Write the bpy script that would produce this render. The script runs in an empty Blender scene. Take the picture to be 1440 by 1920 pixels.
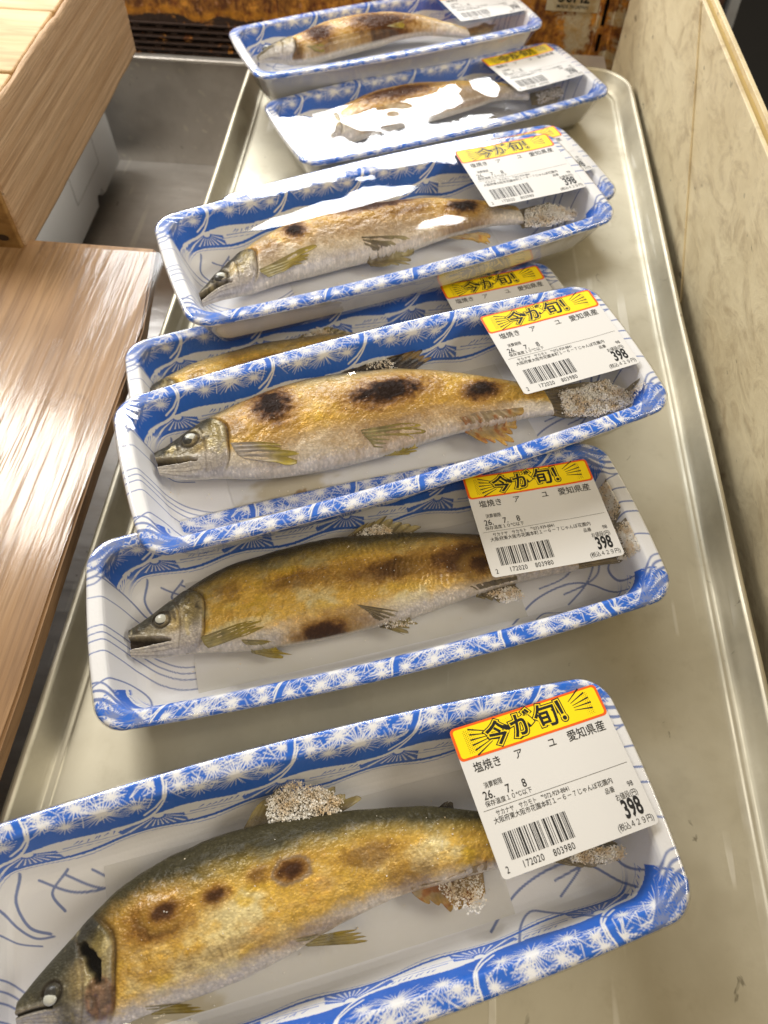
"""Film-wrapped packs of grilled fish on an aluminium tray."""
CAMROT = [[0.997494, 0.068952, -0.015857], [0.066182, -0.830076, 0.55371], [0.025017, -0.553371, -0.832559]]
import math
WORLD_STR = 0.205
LP_W = 40; FILL_W = 14; SIDE_W = 6.0; RIGHT_W = 11; TUBE_W = 1.2; BULB_W = .3
SHEET_ROT = 0.15
PAN_BASE = (.63, .59, .47); PAN_DARK = (.40, .35, .24)
POSE = {"T1": [[0.94504, -0.32471, 0.03826, 0.32629, 0.9441, -0.04707, -0.02084, 0.05697, 0.99816], [-17.24, 36.66, 32.43], 1.0145], "T2": [[0.95024, -0.3114, -0.00869, 0.31094, 0.94978, -0.03505, 0.01917, 0.0306, 0.99935], [-5.98, 158.42, 30.77], 0.9914], "T3": [[0.91783, -0.39673, -0.0141, 0.39609, 0.91756, -0.03462, 0.02668, 0.02619, 0.9993], [-4.11, 229.23, 57.91], 0.9911], "T5": [[0.90114, -0.43345, 0.00819, 0.43332, 0.89994, -0.04831, 0.01357, 0.04708, 0.9988], [-14.66, 360.9, 60.44], 0.9961], "T6": [[0.87636, -0.48164, -0.00346, 0.48165, 0.87631, 0.00991, -0.00174, -0.01036, 0.99994], [11.39, 550.53, 28.52], 0.9973], "T7": [[0.89671, -0.44237, -0.0147, 0.44256, 0.89662, 0.01458, 0.00673, -0.01958, 0.99979], [-31.26, 616.92, 44.0], 0.939], "T4": [[0.92788, -0.37281, -0.00682, 0.3728, 0.92791, -0.00267, 0.00733, -6e-05, 0.99997], [-21.2, 290.32, 28.89], 1.0006], "T5b": [[0.89566, -0.44466, 0.00848, 0.44472, 0.89533, -0.02462, 0.00336, 0.02582, 0.99966], [2.64, 430.42, 29.18], 0.9986]}
FISH = {
 'T1': {"z0": -13, "body": [[-100.0, -12.3, 0.7], [-94.8, -11.1, 5.8], [-89.7, -10.1, 10.0], [-84.5, -9.8, 12.8], [-79.3, -8.7, 15.2], [-74.1, -6.9, 18.0], [-69.0, -4.8, 19.0], [-63.8, -2.9, 19.6], [-58.6, -2.1, 20.6], [-53.4, -1.3, 21.5], [-48.3, -0.7, 22.0], [-43.1, -0.2, 22.4], [-37.9, 0.5, 22.6], [-32.7, 0.9, 22.4], [-27.6, 1.4, 22.3], [-22.4, 1.8, 22.0], [-17.2, 2.0, 21.4], [-12.0, 2.4, 20.8], [-6.9, 3.1, 19.7], [-1.7, 3.6, 18.7], [3.5, 3.8, 18.1], [8.7, 3.9, 17.4], [13.8, 3.9, 16.6], [19.0, 3.9, 15.7], [24.2, 3.7, 15.0], [29.4, 3.4, 14.3], [34.5, 2.8, 13.9], [39.7, 2.1, 13.5], [44.9, 1.3, 12.9], [50.1, 0.4, 11.9], [55.2, -0.5, 11.0], [60.4, -1.5, 10.1], [65.6, -3.0, 8.9], [70.8, -4.6, 7.7], [75.9, -6.5, 6.3], [81.1, -8.4, 4.8]], "eye": [-87.9, -9.5, 2.58], "spots": [[-52.7, 1.8, 9.4, 5.9, 0.85], [-50.8, 3.6, 4.5, 3.2, 0.9], [-34.2, 4.1, 4.2, 2.8, 0.9], [-8.3, 5.2, 5.1, 3.4, 1.0], [-18.6, 6.3, 3.9, 2.4, 0.6], [17.7, 3.0, 11.2, 4.1, 0.5], [31.2, -6.5, 8.4, 4.9, 0.35], [-63.1, -0.9, 8.3, 6.9, 0.35], [-45.9, -11.7, 27.2, 2.1, 0.2], [-3.1, -14.6, 19.6, 2.1, 0.25]], "fins": [["dorsal_fin", [[-23.6, 22.6], [-14.6, 22.1], [-3.1, 21.1], [10.0, 19.8]], [[-14.1, 33.0], [-3.8, 37.0], [9.5, 31.4], [23.2, 22.8]], "salty", -13, 8], ["pectoral_fin", [[-58.9, -21.1], [-58.2, -23.9]], [[-45.4, -24.0], [-42.0, -27.5]], "yellow", -14, 3], ["pelvic_fin", [[-9.3, -15.1], [-5.9, -18.3]], [[13.0, -16.9], [15.3, -19.7], [12.6, -22.3]], "yellow", -16, 4], ["anal_fin", [[30.3, -10.7], [42.0, -11.7], [57.7, -10.1]], [[33.9, -15.5], [43.8, -21.5], [54.9, -22.1]], "gold", -18, 6], ["adipose_fin", [[47.2, 13.0], [52.6, 11.6]], [[50.9, 14.3], [52.5, 14.1]], "dark", -12, 2], ["tail_fin", [[82.3, -4.2], [79.8, -13.2]], [[104.6, -10.1], [111.0, -17.4], [108.8, -20.9], [95.7, -20.5], [86.8, -16.9]], "tail", -16, 8]], "salt": [["dorsal_fin", [[-12.7, 30.6], [-3.1, 34.8], [7.7, 29.5], [13.4, 24.2], [10.8, 20.0], [-3.2, 19.8], [-13.5, 21.2]], 1500, -9], ["anal_fin", [[39.8, -10.5], [55.3, -12.0], [54.7, -20.6], [50.5, -23.2], [43.0, -19.1]], 350, -14], ["tail_fin", [[90.5, -13.3], [108.1, -16.6], [108.1, -19.9], [99.3, -19.8], [88.4, -15.8]], 900, -13]], "pad": [-73.8], "gill": [-74.7, -5.4]},
 'T2': {"z0": -14, "body": [[-109.4, -2.2, 3.9], [-103.7, -3.0, 8.0], [-98.0, -0.9, 10.4], [-92.3, 0.4, 12.0], [-86.6, 1.7, 13.6], [-80.9, 2.8, 15.3], [-75.1, 3.3, 17.1], [-69.4, 3.7, 18.7], [-63.7, 3.9, 20.2], [-58.0, 3.9, 20.8], [-52.3, 3.8, 21.3], [-46.6, 3.8, 21.8], [-40.9, 3.9, 22.3], [-35.2, 4.0, 22.8], [-29.5, 4.1, 23.1], [-23.8, 3.8, 23.1], [-18.1, 3.6, 23.0], [-12.4, 3.6, 22.7], [-6.6, 3.3, 22.2], [-0.9, 2.9, 21.9], [4.8, 2.5, 21.5], [10.5, 2.0, 21.0], [16.2, 1.8, 20.3], [21.9, 1.7, 19.4], [27.6, 1.5, 18.3], [33.3, 1.0, 17.1], [39.0, 0.5, 15.9], [44.7, 0.0, 14.8], [50.4, -0.6, 13.8], [56.1, -1.6, 12.4], [61.9, -2.8, 11.2], [67.6, -4.0, 10.0], [73.3, -5.4, 8.7], [79.0, -6.8, 7.5], [84.7, -8.1, 6.5], [90.4, -9.4, 5.5]], "eye": [-94.4, 2.9, 3.24], "mouth": [-92.0, -7.8], "spots": [[38.8, -0.8, 15.0, 7.7, 0.8], [15.0, 0.4, 27.1, 5.4, 0.75], [-15.4, 4.4, 19.3, 4.2, 0.4], [-34.4, 4.6, 14.2, 3.6, 0.4], [-28.5, -19.0, 10.1, 4.4, 0.95], [-22.6, -17.2, 13.9, 5.4, 0.5], [45.3, -5.2, 5.0, 4.1, 0.8], [-64.2, 7.2, 5.7, 3.8, 0.3]], "fins": [["dorsal_fin", [[-11.2, 24.8], [3.6, 23.0], [19.5, 20.2]], [[3.1, 31.4], [14.7, 33.4], [23.4, 25.2], [28.0, 22.0]], "salty", -13, 7], ["pectoral_fin", [[-76.5, -9.2], [-74.1, -14.7]], [[-55.5, -7.9], [-49.4, -9.9], [-52.9, -12.6]], "yellow", -8, 4], ["pectoral_fin", [[-61.4, -14.5], [-59.0, -17.1]], [[-49.3, -17.3], [-41.2, -22.0], [-48.0, -23.1]], "yellow", -20, 3], ["pelvic_fin", [[-8.9, -13.0], [-5.3, -18.1]], [[18.8, -21.8], [7.9, -26.0], [2.4, -21.1]], "salty", -19, 5], ["anal_fin", [[39.3, -13.7], [61.0, -13.6]], [[44.7, -16.4], [53.3, -21.0], [64.2, -19.1]], "salty", -19, 6], ["tail_fin", [[92.5, -4.2], [89.7, -14.4]], [[116.6, 23.4], [127.9, 23.5], [120.3, 7.4], [115.0, 1.5], [123.8, -3.1], [130.6, -11.9], [120.5, -16.3], [110.1, -15.8]], "tail", -15, 10]], "salt": [["dorsal_fin", [[-3.5, 24.7], [5.8, 26.8], [12.6, 23.6], [10.4, 20.1], [0.7, 21.3]], 350, -9], ["anal_fin", [[46.9, -15.9], [58.4, -15.5], [62.5, -20.9], [53.4, -22.4]], 450, -15], ["tail_fin", [[114.8, 18.6], [124.8, 19.9], [118.0, 5.8], [111.9, 1.6]], 800, -10], ["tail_fin", [[110.5, 0.1], [121.6, -5.2], [128.2, -13.6], [118.2, -17.4], [108.8, -16.2]], 1200, -11], ["pelvic_fin", [[-8.5, -16.2], [3.3, -17.3], [14.2, -21.9], [2.0, -22.2]], 120, -15]], "pad": [-85.0]},
 'T3': {"z0": -13.5, "body": [[-109.3, 12.3, 3.1], [-104.1, 10.1, 8.4], [-98.9, 11.0, 10.7], [-93.6, 12.0, 12.8], [-88.4, 12.4, 14.1], [-83.2, 12.8, 15.4], [-78.0, 12.4, 17.5], [-72.8, 12.0, 19.0], [-67.5, 11.7, 20.1], [-62.3, 11.5, 21.4], [-57.1, 11.6, 22.5], [-51.9, 11.8, 23.6], [-46.7, 11.6, 24.2], [-41.4, 11.5, 24.6], [-36.2, 11.3, 25.0], [-31.0, 10.9, 25.0], [-25.8, 10.6, 25.0], [-20.6, 10.3, 24.9], [-15.3, 9.7, 24.6], [-10.1, 9.3, 24.2], [-4.9, 8.8, 23.7], [0.3, 8.2, 23.1], [5.5, 7.8, 22.4], [10.8, 7.4, 21.7], [16.0, 6.5, 20.8], [21.2, 5.5, 19.8], [26.4, 4.5, 18.8], [31.6, 3.0, 17.8], [36.9, 1.4, 17.0], [42.1, -0.4, 15.9], [47.3, -1.9, 14.7], [52.5, -3.5, 13.5], [57.7, -5.3, 12.2], [63.0, -7.1, 11.0], [68.2, -9.3, 9.9], [73.4, -11.6, 8.8]], "eye": [-92.3, 15.6, 3.68], "mouth": [-91.9, 4.5], "spots": [[-52.6, 20.1, 10.1, 12.2, 1.25], [-53.7, 11.2, 12.9, 13.3, 0.45], [-0.1, 10.0, 20.4, 8.6, 1.3], [-2.3, 1.7, 21.9, 13.5, 0.5], [43.6, -0.3, 10.2, 6.0, 1.1], [37.9, -5.5, 15.8, 9.8, 0.4], [-71.5, 14.2, 6.1, 7.7, 0.5], [-27.8, 17.2, 7.7, 4.9, 0.3], [-31.5, -2.9, 7.4, 7.7, 0.15]], "fins": [["dorsal_fin", [[-14.7, 34.5], [0.7, 31.4], [20.5, 24.9]], [[13.5, 45.4], [22.2, 40.5], [29.9, 34.7], [34.4, 30.2]], "char", -11, 9], ["pectoral_fin", [[-73.5, 4.8], [-69.6, -4.0]], [[-56.1, -1.2], [-44.3, -9.1], [-50.0, -14.5]], "pale", -7, 4], ["pelvic_fin", [[-15.2, -6.8], [-13.0, -14.1]], [[10.6, -9.2], [16.3, -13.8], [9.9, -17.8], [-0.2, -16.6]], "yellow", -18, 5], ["anal_fin", [[29.5, -13.2], [55.0, -14.2]], [[37.4, -25.9], [47.8, -31.1], [61.5, -15.4]], "gold", -17, 7], ["tail_fin", [[79.2, -4.3], [72.8, -20.4]], [[108.3, -8.6], [117.9, -24.2], [107.7, -27.3], [92.8, -28.3], [79.0, -23.2]], "tail", -15, 9]], "salt": [["tail_fin", [[80.8, -11.0], [105.4, -11.7], [115.1, -26.8], [105.2, -29.6], [90.7, -30.0], [76.8, -24.5]], 3000, -11], ["dorsal_fin", [[-1.1, 38.2], [10.3, 35.0], [11.8, 27.8], [-1.9, 31.8]], 120, -9]], "pad": [-82.2], "stain": [-65.0, -7.3]},
 'T5': {"z0": -13, "body": [[-110.8, -12.0, 3.0], [-105.4, -9.1, 5.4], [-100.0, -6.1, 7.7], [-94.6, -4.2, 9.4], [-89.2, -2.5, 11.0], [-83.8, -1.1, 12.5], [-78.5, 0.9, 13.6], [-73.1, 3.0, 14.4], [-67.7, 4.9, 15.3], [-62.3, 5.8, 16.2], [-56.9, 6.7, 17.0], [-51.5, 6.8, 17.6], [-46.1, 7.2, 17.9], [-40.7, 7.9, 18.2], [-35.3, 8.8, 18.5], [-29.9, 8.9, 18.8], [-24.5, 8.6, 19.0], [-19.1, 8.7, 18.9], [-13.8, 8.5, 18.8], [-8.4, 7.9, 18.8], [-3.0, 7.3, 18.7], [2.4, 6.7, 18.6], [7.8, 6.8, 18.0], [13.2, 6.7, 17.3], [18.6, 6.6, 16.7], [24.0, 6.6, 16.0], [29.4, 6.6, 15.4], [34.8, 5.8, 14.4], [40.2, 4.9, 13.3], [45.6, 3.9, 12.2], [50.9, 2.8, 11.1], [56.3, 1.6, 10.0], [61.7, 0.2, 9.2], [67.1, -1.9, 8.5], [72.5, -4.7, 7.9], [77.9, -7.7, 7.2]], "eye": [-97.8, -5.6, 3.76], "mouth": [-93.3, -12.9], "spots": [[-51.1, 11.3, 6.1, 7.1, 1.1], [-2.4, 17.7, 22.6, 5.2, 1.0], [-21.4, 18.2, 9.5, 5.4, 0.9], [47.1, 3.1, 10.6, 5.6, 1.1], [14.2, 10.8, 16.3, 7.5, 0.6], [43.6, -4.5, 14.8, 8.4, 0.5], [-31.9, 6.3, 21.7, 8.0, 0.35], [4.4, 2.7, 25.7, 9.1, 0.35], [-69.1, 3.8, 7.4, 8.4, 0.35]], "fins": [["pectoral_fin", [[-73.4, -7.6], [-71.8, -15.5]], [[-43.9, -1.4], [-38.5, -5.1], [-51.8, -11.0]], "yellow", -6, 4], ["pelvic_fin", [[-14.3, -5.2], [-14.7, -14.2]], [[17.4, -11.0], [10.1, -20.4], [-6.3, -17.2]], "salty", -18, 5], ["anal_fin", [[32.9, -10.4], [51.7, -11.9]], [[45.0, -15.3], [53.9, -22.7], [58.4, -16.2]], "gold", -15, 5], ["tail_fin", [[83.6, -2.8], [77.3, -18.5]], [[101.8, -3.2], [114.4, -14.8], [109.1, -21.0], [91.8, -21.7]], "tail", -14, 7]], "salt": [["tail_fin", [[81.9, -7.8], [100.1, -9.7], [110.6, -19.5], [103.7, -25.5], [88.4, -24.9], [74.8, -21.5]], 1600, -10]], "pad": [-115.9]},
 'T6': {"z0": -9, "body": [[-110.0, -9.4, 3.0], [-104.9, -7.0, 5.3], [-99.7, -3.3, 7.5], [-94.6, -0.8, 9.1], [-89.5, 0.9, 10.7], [-84.3, 2.6, 12.2], [-79.2, 4.5, 13.2], [-74.1, 6.3, 14.1], [-68.9, 8.0, 14.9], [-63.8, 9.8, 15.8], [-58.7, 10.7, 16.6], [-53.6, 11.7, 17.2], [-48.4, 13.2, 17.4], [-43.3, 14.3, 17.7], [-38.2, 14.6, 18.0], [-33.0, 15.0, 18.3], [-27.9, 15.3, 18.5], [-22.8, 15.2, 18.4], [-17.6, 15.1, 18.3], [-12.5, 15.0, 18.3], [-7.4, 14.9, 18.2], [-2.2, 13.9, 18.1], [2.9, 13.5, 17.5], [8.0, 13.0, 16.9], [13.2, 12.6, 16.2], [18.3, 12.1, 15.6], [23.4, 11.5, 15.0], [28.5, 11.1, 14.0], [33.7, 10.7, 12.9], [38.8, 10.4, 11.9], [43.9, 10.1, 10.8], [49.1, 9.0, 9.8], [54.2, 6.3, 8.9], [59.3, 3.4, 8.3], [64.5, 0.4, 7.7], [69.6, -4.3, 7.0]], "eye": [-102.4, -2.9, 3.96], "mouth": [-99.6, -13.3], "spots": [[-27.1, 15.7, 30.4, 9.1, 0.95], [-53.4, -4.7, 9.9, 15.7, 0.6], [-47.3, 22.4, 8.5, 6.0, 0.8], [20.6, 2.5, 26.8, 7.7, 0.35], [30.4, -27.3, 17.5, 7.4, 0.4]], "fins": [["dorsal_fin", [[6.8, 42.8], [31.0, 36.3]], [[27.9, 48.1], [38.7, 40.1]], "salty", -12, 5], ["tail_fin", [[82.9, 2.7], [73.4, -14.4]], [[110.4, 2.6], [104.9, -8.1], [90.3, -19.8]], "tail", -14, 7], ["anal_fin", [[21.4, -16.2], [39.6, -15.8]], [[29.1, -22.5], [47.7, -21.6]], "gold", -16, 5]], "salt": [["tail_fin", [[80.3, -4.0], [103.8, -6.0], [95.7, -17.1], [73.2, -19.4]], 400, -10]], "pad": [-104.2]},
 'T7': {"z0": -7.5, "body": [[-108.8, 0.7, 2.9], [-103.9, 2.4, 5.1], [-99.0, 5.4, 7.3], [-94.2, 5.9, 8.9], [-89.3, 4.8, 10.4], [-84.4, 3.6, 11.9], [-79.5, 3.2, 12.9], [-74.7, 3.7, 13.7], [-69.8, 4.9, 14.5], [-64.9, 6.0, 15.3], [-60.0, 7.1, 16.1], [-55.2, 8.4, 16.7], [-50.3, 9.9, 17.0], [-45.4, 11.5, 17.2], [-40.5, 13.0, 17.5], [-35.6, 13.3, 17.8], [-30.8, 13.5, 18.0], [-25.9, 14.1, 17.9], [-21.0, 14.7, 17.8], [-16.1, 15.4, 17.8], [-11.3, 15.4, 17.7], [-6.4, 15.1, 17.6], [-1.5, 15.7, 17.0], [3.4, 16.3, 16.4], [8.3, 16.9, 15.8], [13.1, 16.2, 15.2], [18.0, 14.6, 14.6], [22.9, 13.4, 13.6], [27.8, 12.4, 12.6], [32.6, 10.3, 11.6], [37.5, 6.0, 10.5], [42.4, 1.7, 9.5], [47.3, -2.9, 8.7], [52.1, -7.6, 8.1], [57.0, -12.2, 7.5], [61.9, -17.5, 6.8]], "eye": [-97.7, 14.6, 4.06], "mouth": [-94.3, 4.0], "spots": [[-56.9, 5.3, 11.9, 11.9, 1.0], [-2.3, 8.1, 26.8, 13.4, 0.95], [-13.7, 8.5, 14.3, 13.2, 0.8], [-78.4, -3.5, 5.3, 7.9, 0.9], [-37.9, 4.8, 28.3, 18.7, 0.25], [11.3, -9.0, 19.3, 14.9, 0.3]], "fins": [["pectoral_fin", [[-69.8, 1.5], [-70.1, -6.9]], [[-55.7, -0.1], [-46.6, 0.2], [-58.0, -12.5]], "yellow", -5, 3], ["pelvic_fin", [[2.6, 13.8], [0.3, 2.7]], [[16.4, 12.6], [20.9, 0.8]], "yellow", -15, 3], ["tail_fin", [[71.0, 1.5], [66.3, -10.1]], [[95.2, 6.9], [101.5, 2.4], [93.2, -7.0], [84.6, -14.0]], "tail", -14, 6]], "salt": [], "pad": [-99.5]},
}
import bpy, bmesh, math, random
import numpy as np
from mathutils import Matrix, Vector

S = bpy.context.scene
COL = S.collection
MM = 0.001
rng = np.random.default_rng(7)
random.seed(7)

# ------------------------------------------------------------------ camera
W = np.array(CAMROT)                       # rows: world axes seen from the camera
cam_d = bpy.data.cameras.new('camera')
cam = bpy.data.objects.new('camera', cam_d); COL.objects.link(cam)
M = Matrix.Identity(4)
for i in range(3):
    M[i][0] = W[i, 0]; M[i][1] = -W[i, 1]; M[i][2] = -W[i, 2]
M.translation = Vector((0, 0, 0.3135))
cam.matrix_world = M
cam_d.sensor_fit = 'VERTICAL'; cam_d.sensor_height = 24.0; cam_d.sensor_width = 18.0
cam_d.lens = 24.0 * 1413.24 / 1920.0
cam_d.clip_start = 0.01; cam_d.clip_end = 20
cam_d.dof.use_dof = True
cam_d.dof.focus_distance = 0.312
cam_d.dof.aperture_fstop = 17.67 / 1.9      # about 2 mm of aperture, as a phone has
S.camera = cam

# ------------------------------------------------------------------ light
wd = bpy.data.worlds.new('World'); S.world = wd; wd.use_nodes = True
bg = wd.node_tree.nodes['Background']
bg.inputs[0].default_value = (1.0, 0.87, 0.68, 1); bg.inputs[1].default_value = WORLD_STR

def area(name, loc, target, sx, sy, power, color):
    l = bpy.data.lights.new(name, 'AREA'); l.shape = 'RECTANGLE'; l.size = sx; l.size_y = sy
    l.energy = power; l.color = color
    o = bpy.data.objects.new(name, l); COL.objects.link(o)
    o.location = loc
    o.rotation_euler = (Vector(target) - Vector(loc)).to_track_quat('-Z', 'Y').to_euler()
    return o
area('shop_light_panel', (-.55, 2.0, 1.09), (-.2, 0.40, .1), 1.6, .50, LP_W, (0.96, 0.98, 1.0))
area('fill_light_behind', (0.10, -1.15, 2.1), (0, 0.50, 0), 1.8, 0.9, FILL_W, (1.0, 0.80, 0.53))  # added soft fill behind the camera for surfaces that face it
area('fill_light_left', (-0.55, 0.62, 0.62), (-.05, 0.55, 0), 0.22, 0.30, SIDE_W, (1.0, 0.96, 0.90))  # added low lamp, out of view, to brighten the far packs
area('fill_light_right', (1.15, 0.25, 0.95), (-.1, 0.60, 0), 0.5, 0.5, RIGHT_W, (1.0, 0.93, 0.80))  # unseen lamp added to light the crate face and white box
area('ceiling_tube_light', (-0.41, -0.22, 1.9), (0, 0.2, 0), 0.06, 0.35, TUBE_W, (1.0, 0.87, 0.66))
area('ceiling_bulb_light', (-0.17, 1.30, 1.35), (0, 0.3, 0), 0.03, 0.03, BULB_W, (1.0, 0.93, 0.80))
S.view_settings.view_transform = 'Standard'; S.view_settings.look = 'None'
S.view_settings.exposure = -0.14; S.view_settings.gamma = 1
S.view_settings.use_curve_mapping = False
S.cycles.max_bounces = 10; S.cycles.transparent_max_bounces = 16; S.cycles.glossy_bounces = 4
S.cycles.diffuse_bounces = 3
S.cycles.caustics_reflective = False; S.cycles.caustics_refractive = False
S.cycles.use_denoising = True
S.cycles.sample_clamp_indirect = 4

# ------------------------------------------------------------------ helpers
def lin(r, g, b):
    f = lambda c: (c / 255 / 12.92) if c / 255 <= 0.04045 else ((c / 255 + 0.055) / 1.055) ** 2.4
    return np.array([f(r), f(g), f(b)])

def vnoise(x, y, seed=0):
    """smooth value noise on numpy arrays, about -1..1"""
    xi = np.floor(x).astype(np.int64); yi = np.floor(y).astype(np.int64)
    fx = x - xi; fy = y - yi
    fx = fx * fx * (3 - 2 * fx); fy = fy * fy * (3 - 2 * fy)
    def h(a, b):
        n = (a * 374761393 + b * 668265263 + seed * 974634777) & 0xffffffff
        n = ((n ^ (n >> 13)) * 1274126177) & 0xffffffff
        n = (n ^ (n >> 16)) & 0xffffffff
        return n / 2147483647.5 - 1
    a = h(xi, yi) * (1 - fx) + h(xi + 1, yi) * fx
    b = h(xi, yi + 1) * (1 - fx) + h(xi + 1, yi + 1) * fx
    return a * (1 - fy) + b * fy

def fbm(x, y, seed=0, o=4):
    s = 0; a = 1; t = 0
    for k in range(o):
        s = s + a * vnoise(x * 2 ** k, y * 2 ** k, seed + k * 17); t += a; a *= 0.55
    return s / t

def sstep(a, b, x):
    t = np.clip((x - a) / (b - a), 0, 1); return t * t * (3 - 2 * t)

def mixc(c, d, m):
    m = np.asarray(m)[..., None]
    return c * (1 - m) + np.asarray(d) * m

def mesh_np(name, V, F, col=None, smooth=True):
    """V (n,3) in millimetres, F list/array of quads or tris"""
    me = bpy.data.meshes.new(name)
    V = np.asarray(V, np.float32) * MM
    me.vertices.add(len(V)); me.vertices.foreach_set('co', V.ravel())
    if isinstance(F, np.ndarray):
        k = F.shape[1]; li = F.ravel().astype(np.int32); ls = np.arange(len(F), dtype=np.int32) * k
        lt = np.full(len(F), k, np.int32)
    else:
        lt = np.array([len(f) for f in F], np.int32); li = np.array([i for f in F for i in f], np.int32)
        ls = np.concatenate([[0], np.cumsum(lt)[:-1]]).astype(np.int32)
    me.loops.add(len(li)); me.loops.foreach_set('vertex_index', li)
    me.polygons.add(len(lt)); me.polygons.foreach_set('loop_start', ls)
    try: me.polygons.foreach_set('loop_total', lt)
    except Exception: pass
    me.update(calc_edges=True); me.validate()
    me.polygons.foreach_set('use_smooth', np.full(len(me.polygons), bool(smooth)))
    if col is not None:
        at = me.color_attributes.new('Col', 'FLOAT_COLOR', 'POINT')
        c = np.ones((len(V), 4), np.float32); c[:, :3] = np.clip(col, 0, 1)
        at.data.foreach_set('color', c.ravel())
    return me

def grid_faces(nu, nv, closed_u=False, off=0):
    """vertex index = off + i*nv + j"""
    i = np.arange(nu if closed_u else nu - 1); j = np.arange(nv - 1)
    I, J = np.meshgrid(i, j, indexing='ij'); I2 = (I + 1) % nu
    return np.stack([off + I * nv + J, off + I2 * nv + J, off + I2 * nv + J + 1, off + I * nv + J + 1], -1).reshape(-1, 4)

def link(name, me, mat=None, parent=None):
    o = bpy.data.objects.new(name, me); COL.objects.link(o)
    if mat is not None:
        if len(me.materials) == 0: me.materials.append(mat)
    if parent is not None: o.parent = parent
    return o

def empty(name, M=None):
    o = bpy.data.objects.new(name, None); COL.objects.link(o); o.empty_display_size = 0.02
    if M is not None: o.matrix_world = M
    return o

def tag(o, label=None, cat=None, group=None, kind=None):
    if label: o['label'] = label
    if cat: o['category'] = cat
    if group: o['group'] = group
    if kind: o['kind'] = kind
    return o

def box_bm(bm, x0, x1, y0, y1, z0, z1, bev=0):
    r = bmesh.ops.create_cube(bm, size=1)
    for v in r['verts']:
        v.co = Vector(((x0 + x1) / 2 + v.co.x * (x1 - x0), (y0 + y1) / 2 + v.co.y * (y1 - y0), (z0 + z1) / 2 + v.co.z * (z1 - z0))) * MM
    if bev:
        es = list({e for v in r['verts'] for e in v.link_edges})
        bmesh.ops.bevel(bm, geom=es, offset=bev * MM, segments=3, affect='EDGES', profile=0.5)

def bm_obj(name, bm, mat, parent=None, smooth=False):
    me = bpy.data.meshes.new(name); bm.to_mesh(me); bm.free()
    if smooth:
        for p in me.polygons: p.use_smooth = True
    return link(name, me, mat, parent)

def box(name, x0, x1, y0, y1, z0, z1, mat, parent=None, bev=0):
    bm = bmesh.new(); box_bm(bm, x0, x1, y0, y1, z0, z1, bev); return bm_obj(name, bm, mat, parent)

# ------------------------------------------------------------------ materials
class N:
    """tiny node builder"""
    def __init__(s, name):
        s.m = bpy.data.materials.new(name); s.m.use_nodes = True; s.t = s.m.node_tree
        s.b = s.t.nodes['Principled BSDF']; s.out = s.t.nodes['Material Output']
    def n(s, kind, **kw):
        x = s.t.nodes.new(kind)
        for k, v in kw.items():
            if k.startswith('i_'):
                key = k[2:]
                key = int(key) if key.isdigit() else key.replace('_', ' ')
                x.inputs[key].default_value = v
            else: setattr(x, k, v)
        return x
    def l(s, a, b): s.t.links.new(a, b)
    def coord(s, scale=(1, 1, 1), rot=(0, 0, 0), kind='Object'):
        tc = s.n('ShaderNodeTexCoord'); mp = s.n('ShaderNodeMapping')
        mp.inputs['Scale'].default_value = scale; mp.inputs['Rotation'].default_value = rot
        s.l(tc.outputs[kind], mp.inputs[0]); return mp.outputs[0]
    def noise(s, co, scale, detail=4, rough=.5, dist=0):
        x = s.n('ShaderNodeTexNoise'); x.inputs['Scale'].default_value = scale; x.inputs['Detail'].default_value = detail
        x.inputs['Roughness'].default_value = rough; x.inputs['Distortion'].default_value = dist
        s.l(co, x.inputs['Vector']); return x.outputs['Fac']
    def ramp(s, fac, stops):
        x = s.n('ShaderNodeValToRGB'); e = x.color_ramp.elements
        while len(e) < len(stops): e.new(0.5)
        for k, (p, c) in enumerate(stops):
            e[k].position = p; e[k].color = (c, c, c, 1) if isinstance(c, (int, float)) else (*c, 1)
        s.l(fac, x.inputs[0]); return x.outputs[0]
    def mix(s, a, b, f, mode='MIX'):
        x = s.n('ShaderNodeMix', data_type='RGBA', blend_type=mode)
        for v, k in ((f, 0), (a, 6), (b, 7)):
            if hasattr(v, 'links'): s.l(v, x.inputs[k])
            else: x.inputs[k].default_value = v if isinstance(v, (int, float)) else (*v, 1)
        return x.outputs[2]
    def math(s, op, a, b=0.0):
        x = s.n('ShaderNodeMath', operation=op)
        for v, k in ((a, 0), (b, 1)):
            if hasattr(v, 'links'): s.l(v, x.inputs[k])
            else: x.inputs[k].default_value = v
        return x.outputs[0]
    def bump(s, h, strength, dist=0.001, prev=None):
        x = s.n('ShaderNodeBump'); x.inputs['Strength'].default_value = strength; x.inputs['Distance'].default_value = dist
        s.l(h, x.inputs['Height'])
        if prev is not None: s.l(prev, x.inputs['Normal'])
        return x.outputs[0]
    def set(s, base=None, rough=None, metal=None, normal=None, spec=None, **kw):
        for k, v in (('Base Color', base), ('Roughness', rough), ('Metallic', metal), ('Normal', normal), ('Specular IOR Level', spec), *[(k.replace('_', ' '), v) for k, v in kw.items()]):
            if v is None: continue
            if hasattr(v, 'links'): s.l(v, s.b.inputs[k])
            elif isinstance(v, (int, float)): s.b.inputs[k].default_value = v
            else: s.b.inputs[k].default_value = (*v, 1) if len(v) == 3 else v
        return s.m

def flat(name, c, rough=.5, metal=0, spec=.5):
    return N(name).set(base=tuple(c), rough=rough, metal=metal, spec=spec)

def vcol(n):
    a = n.n('ShaderNodeVertexColor'); a.layer_name = 'Col'; return a.outputs[0]

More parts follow.
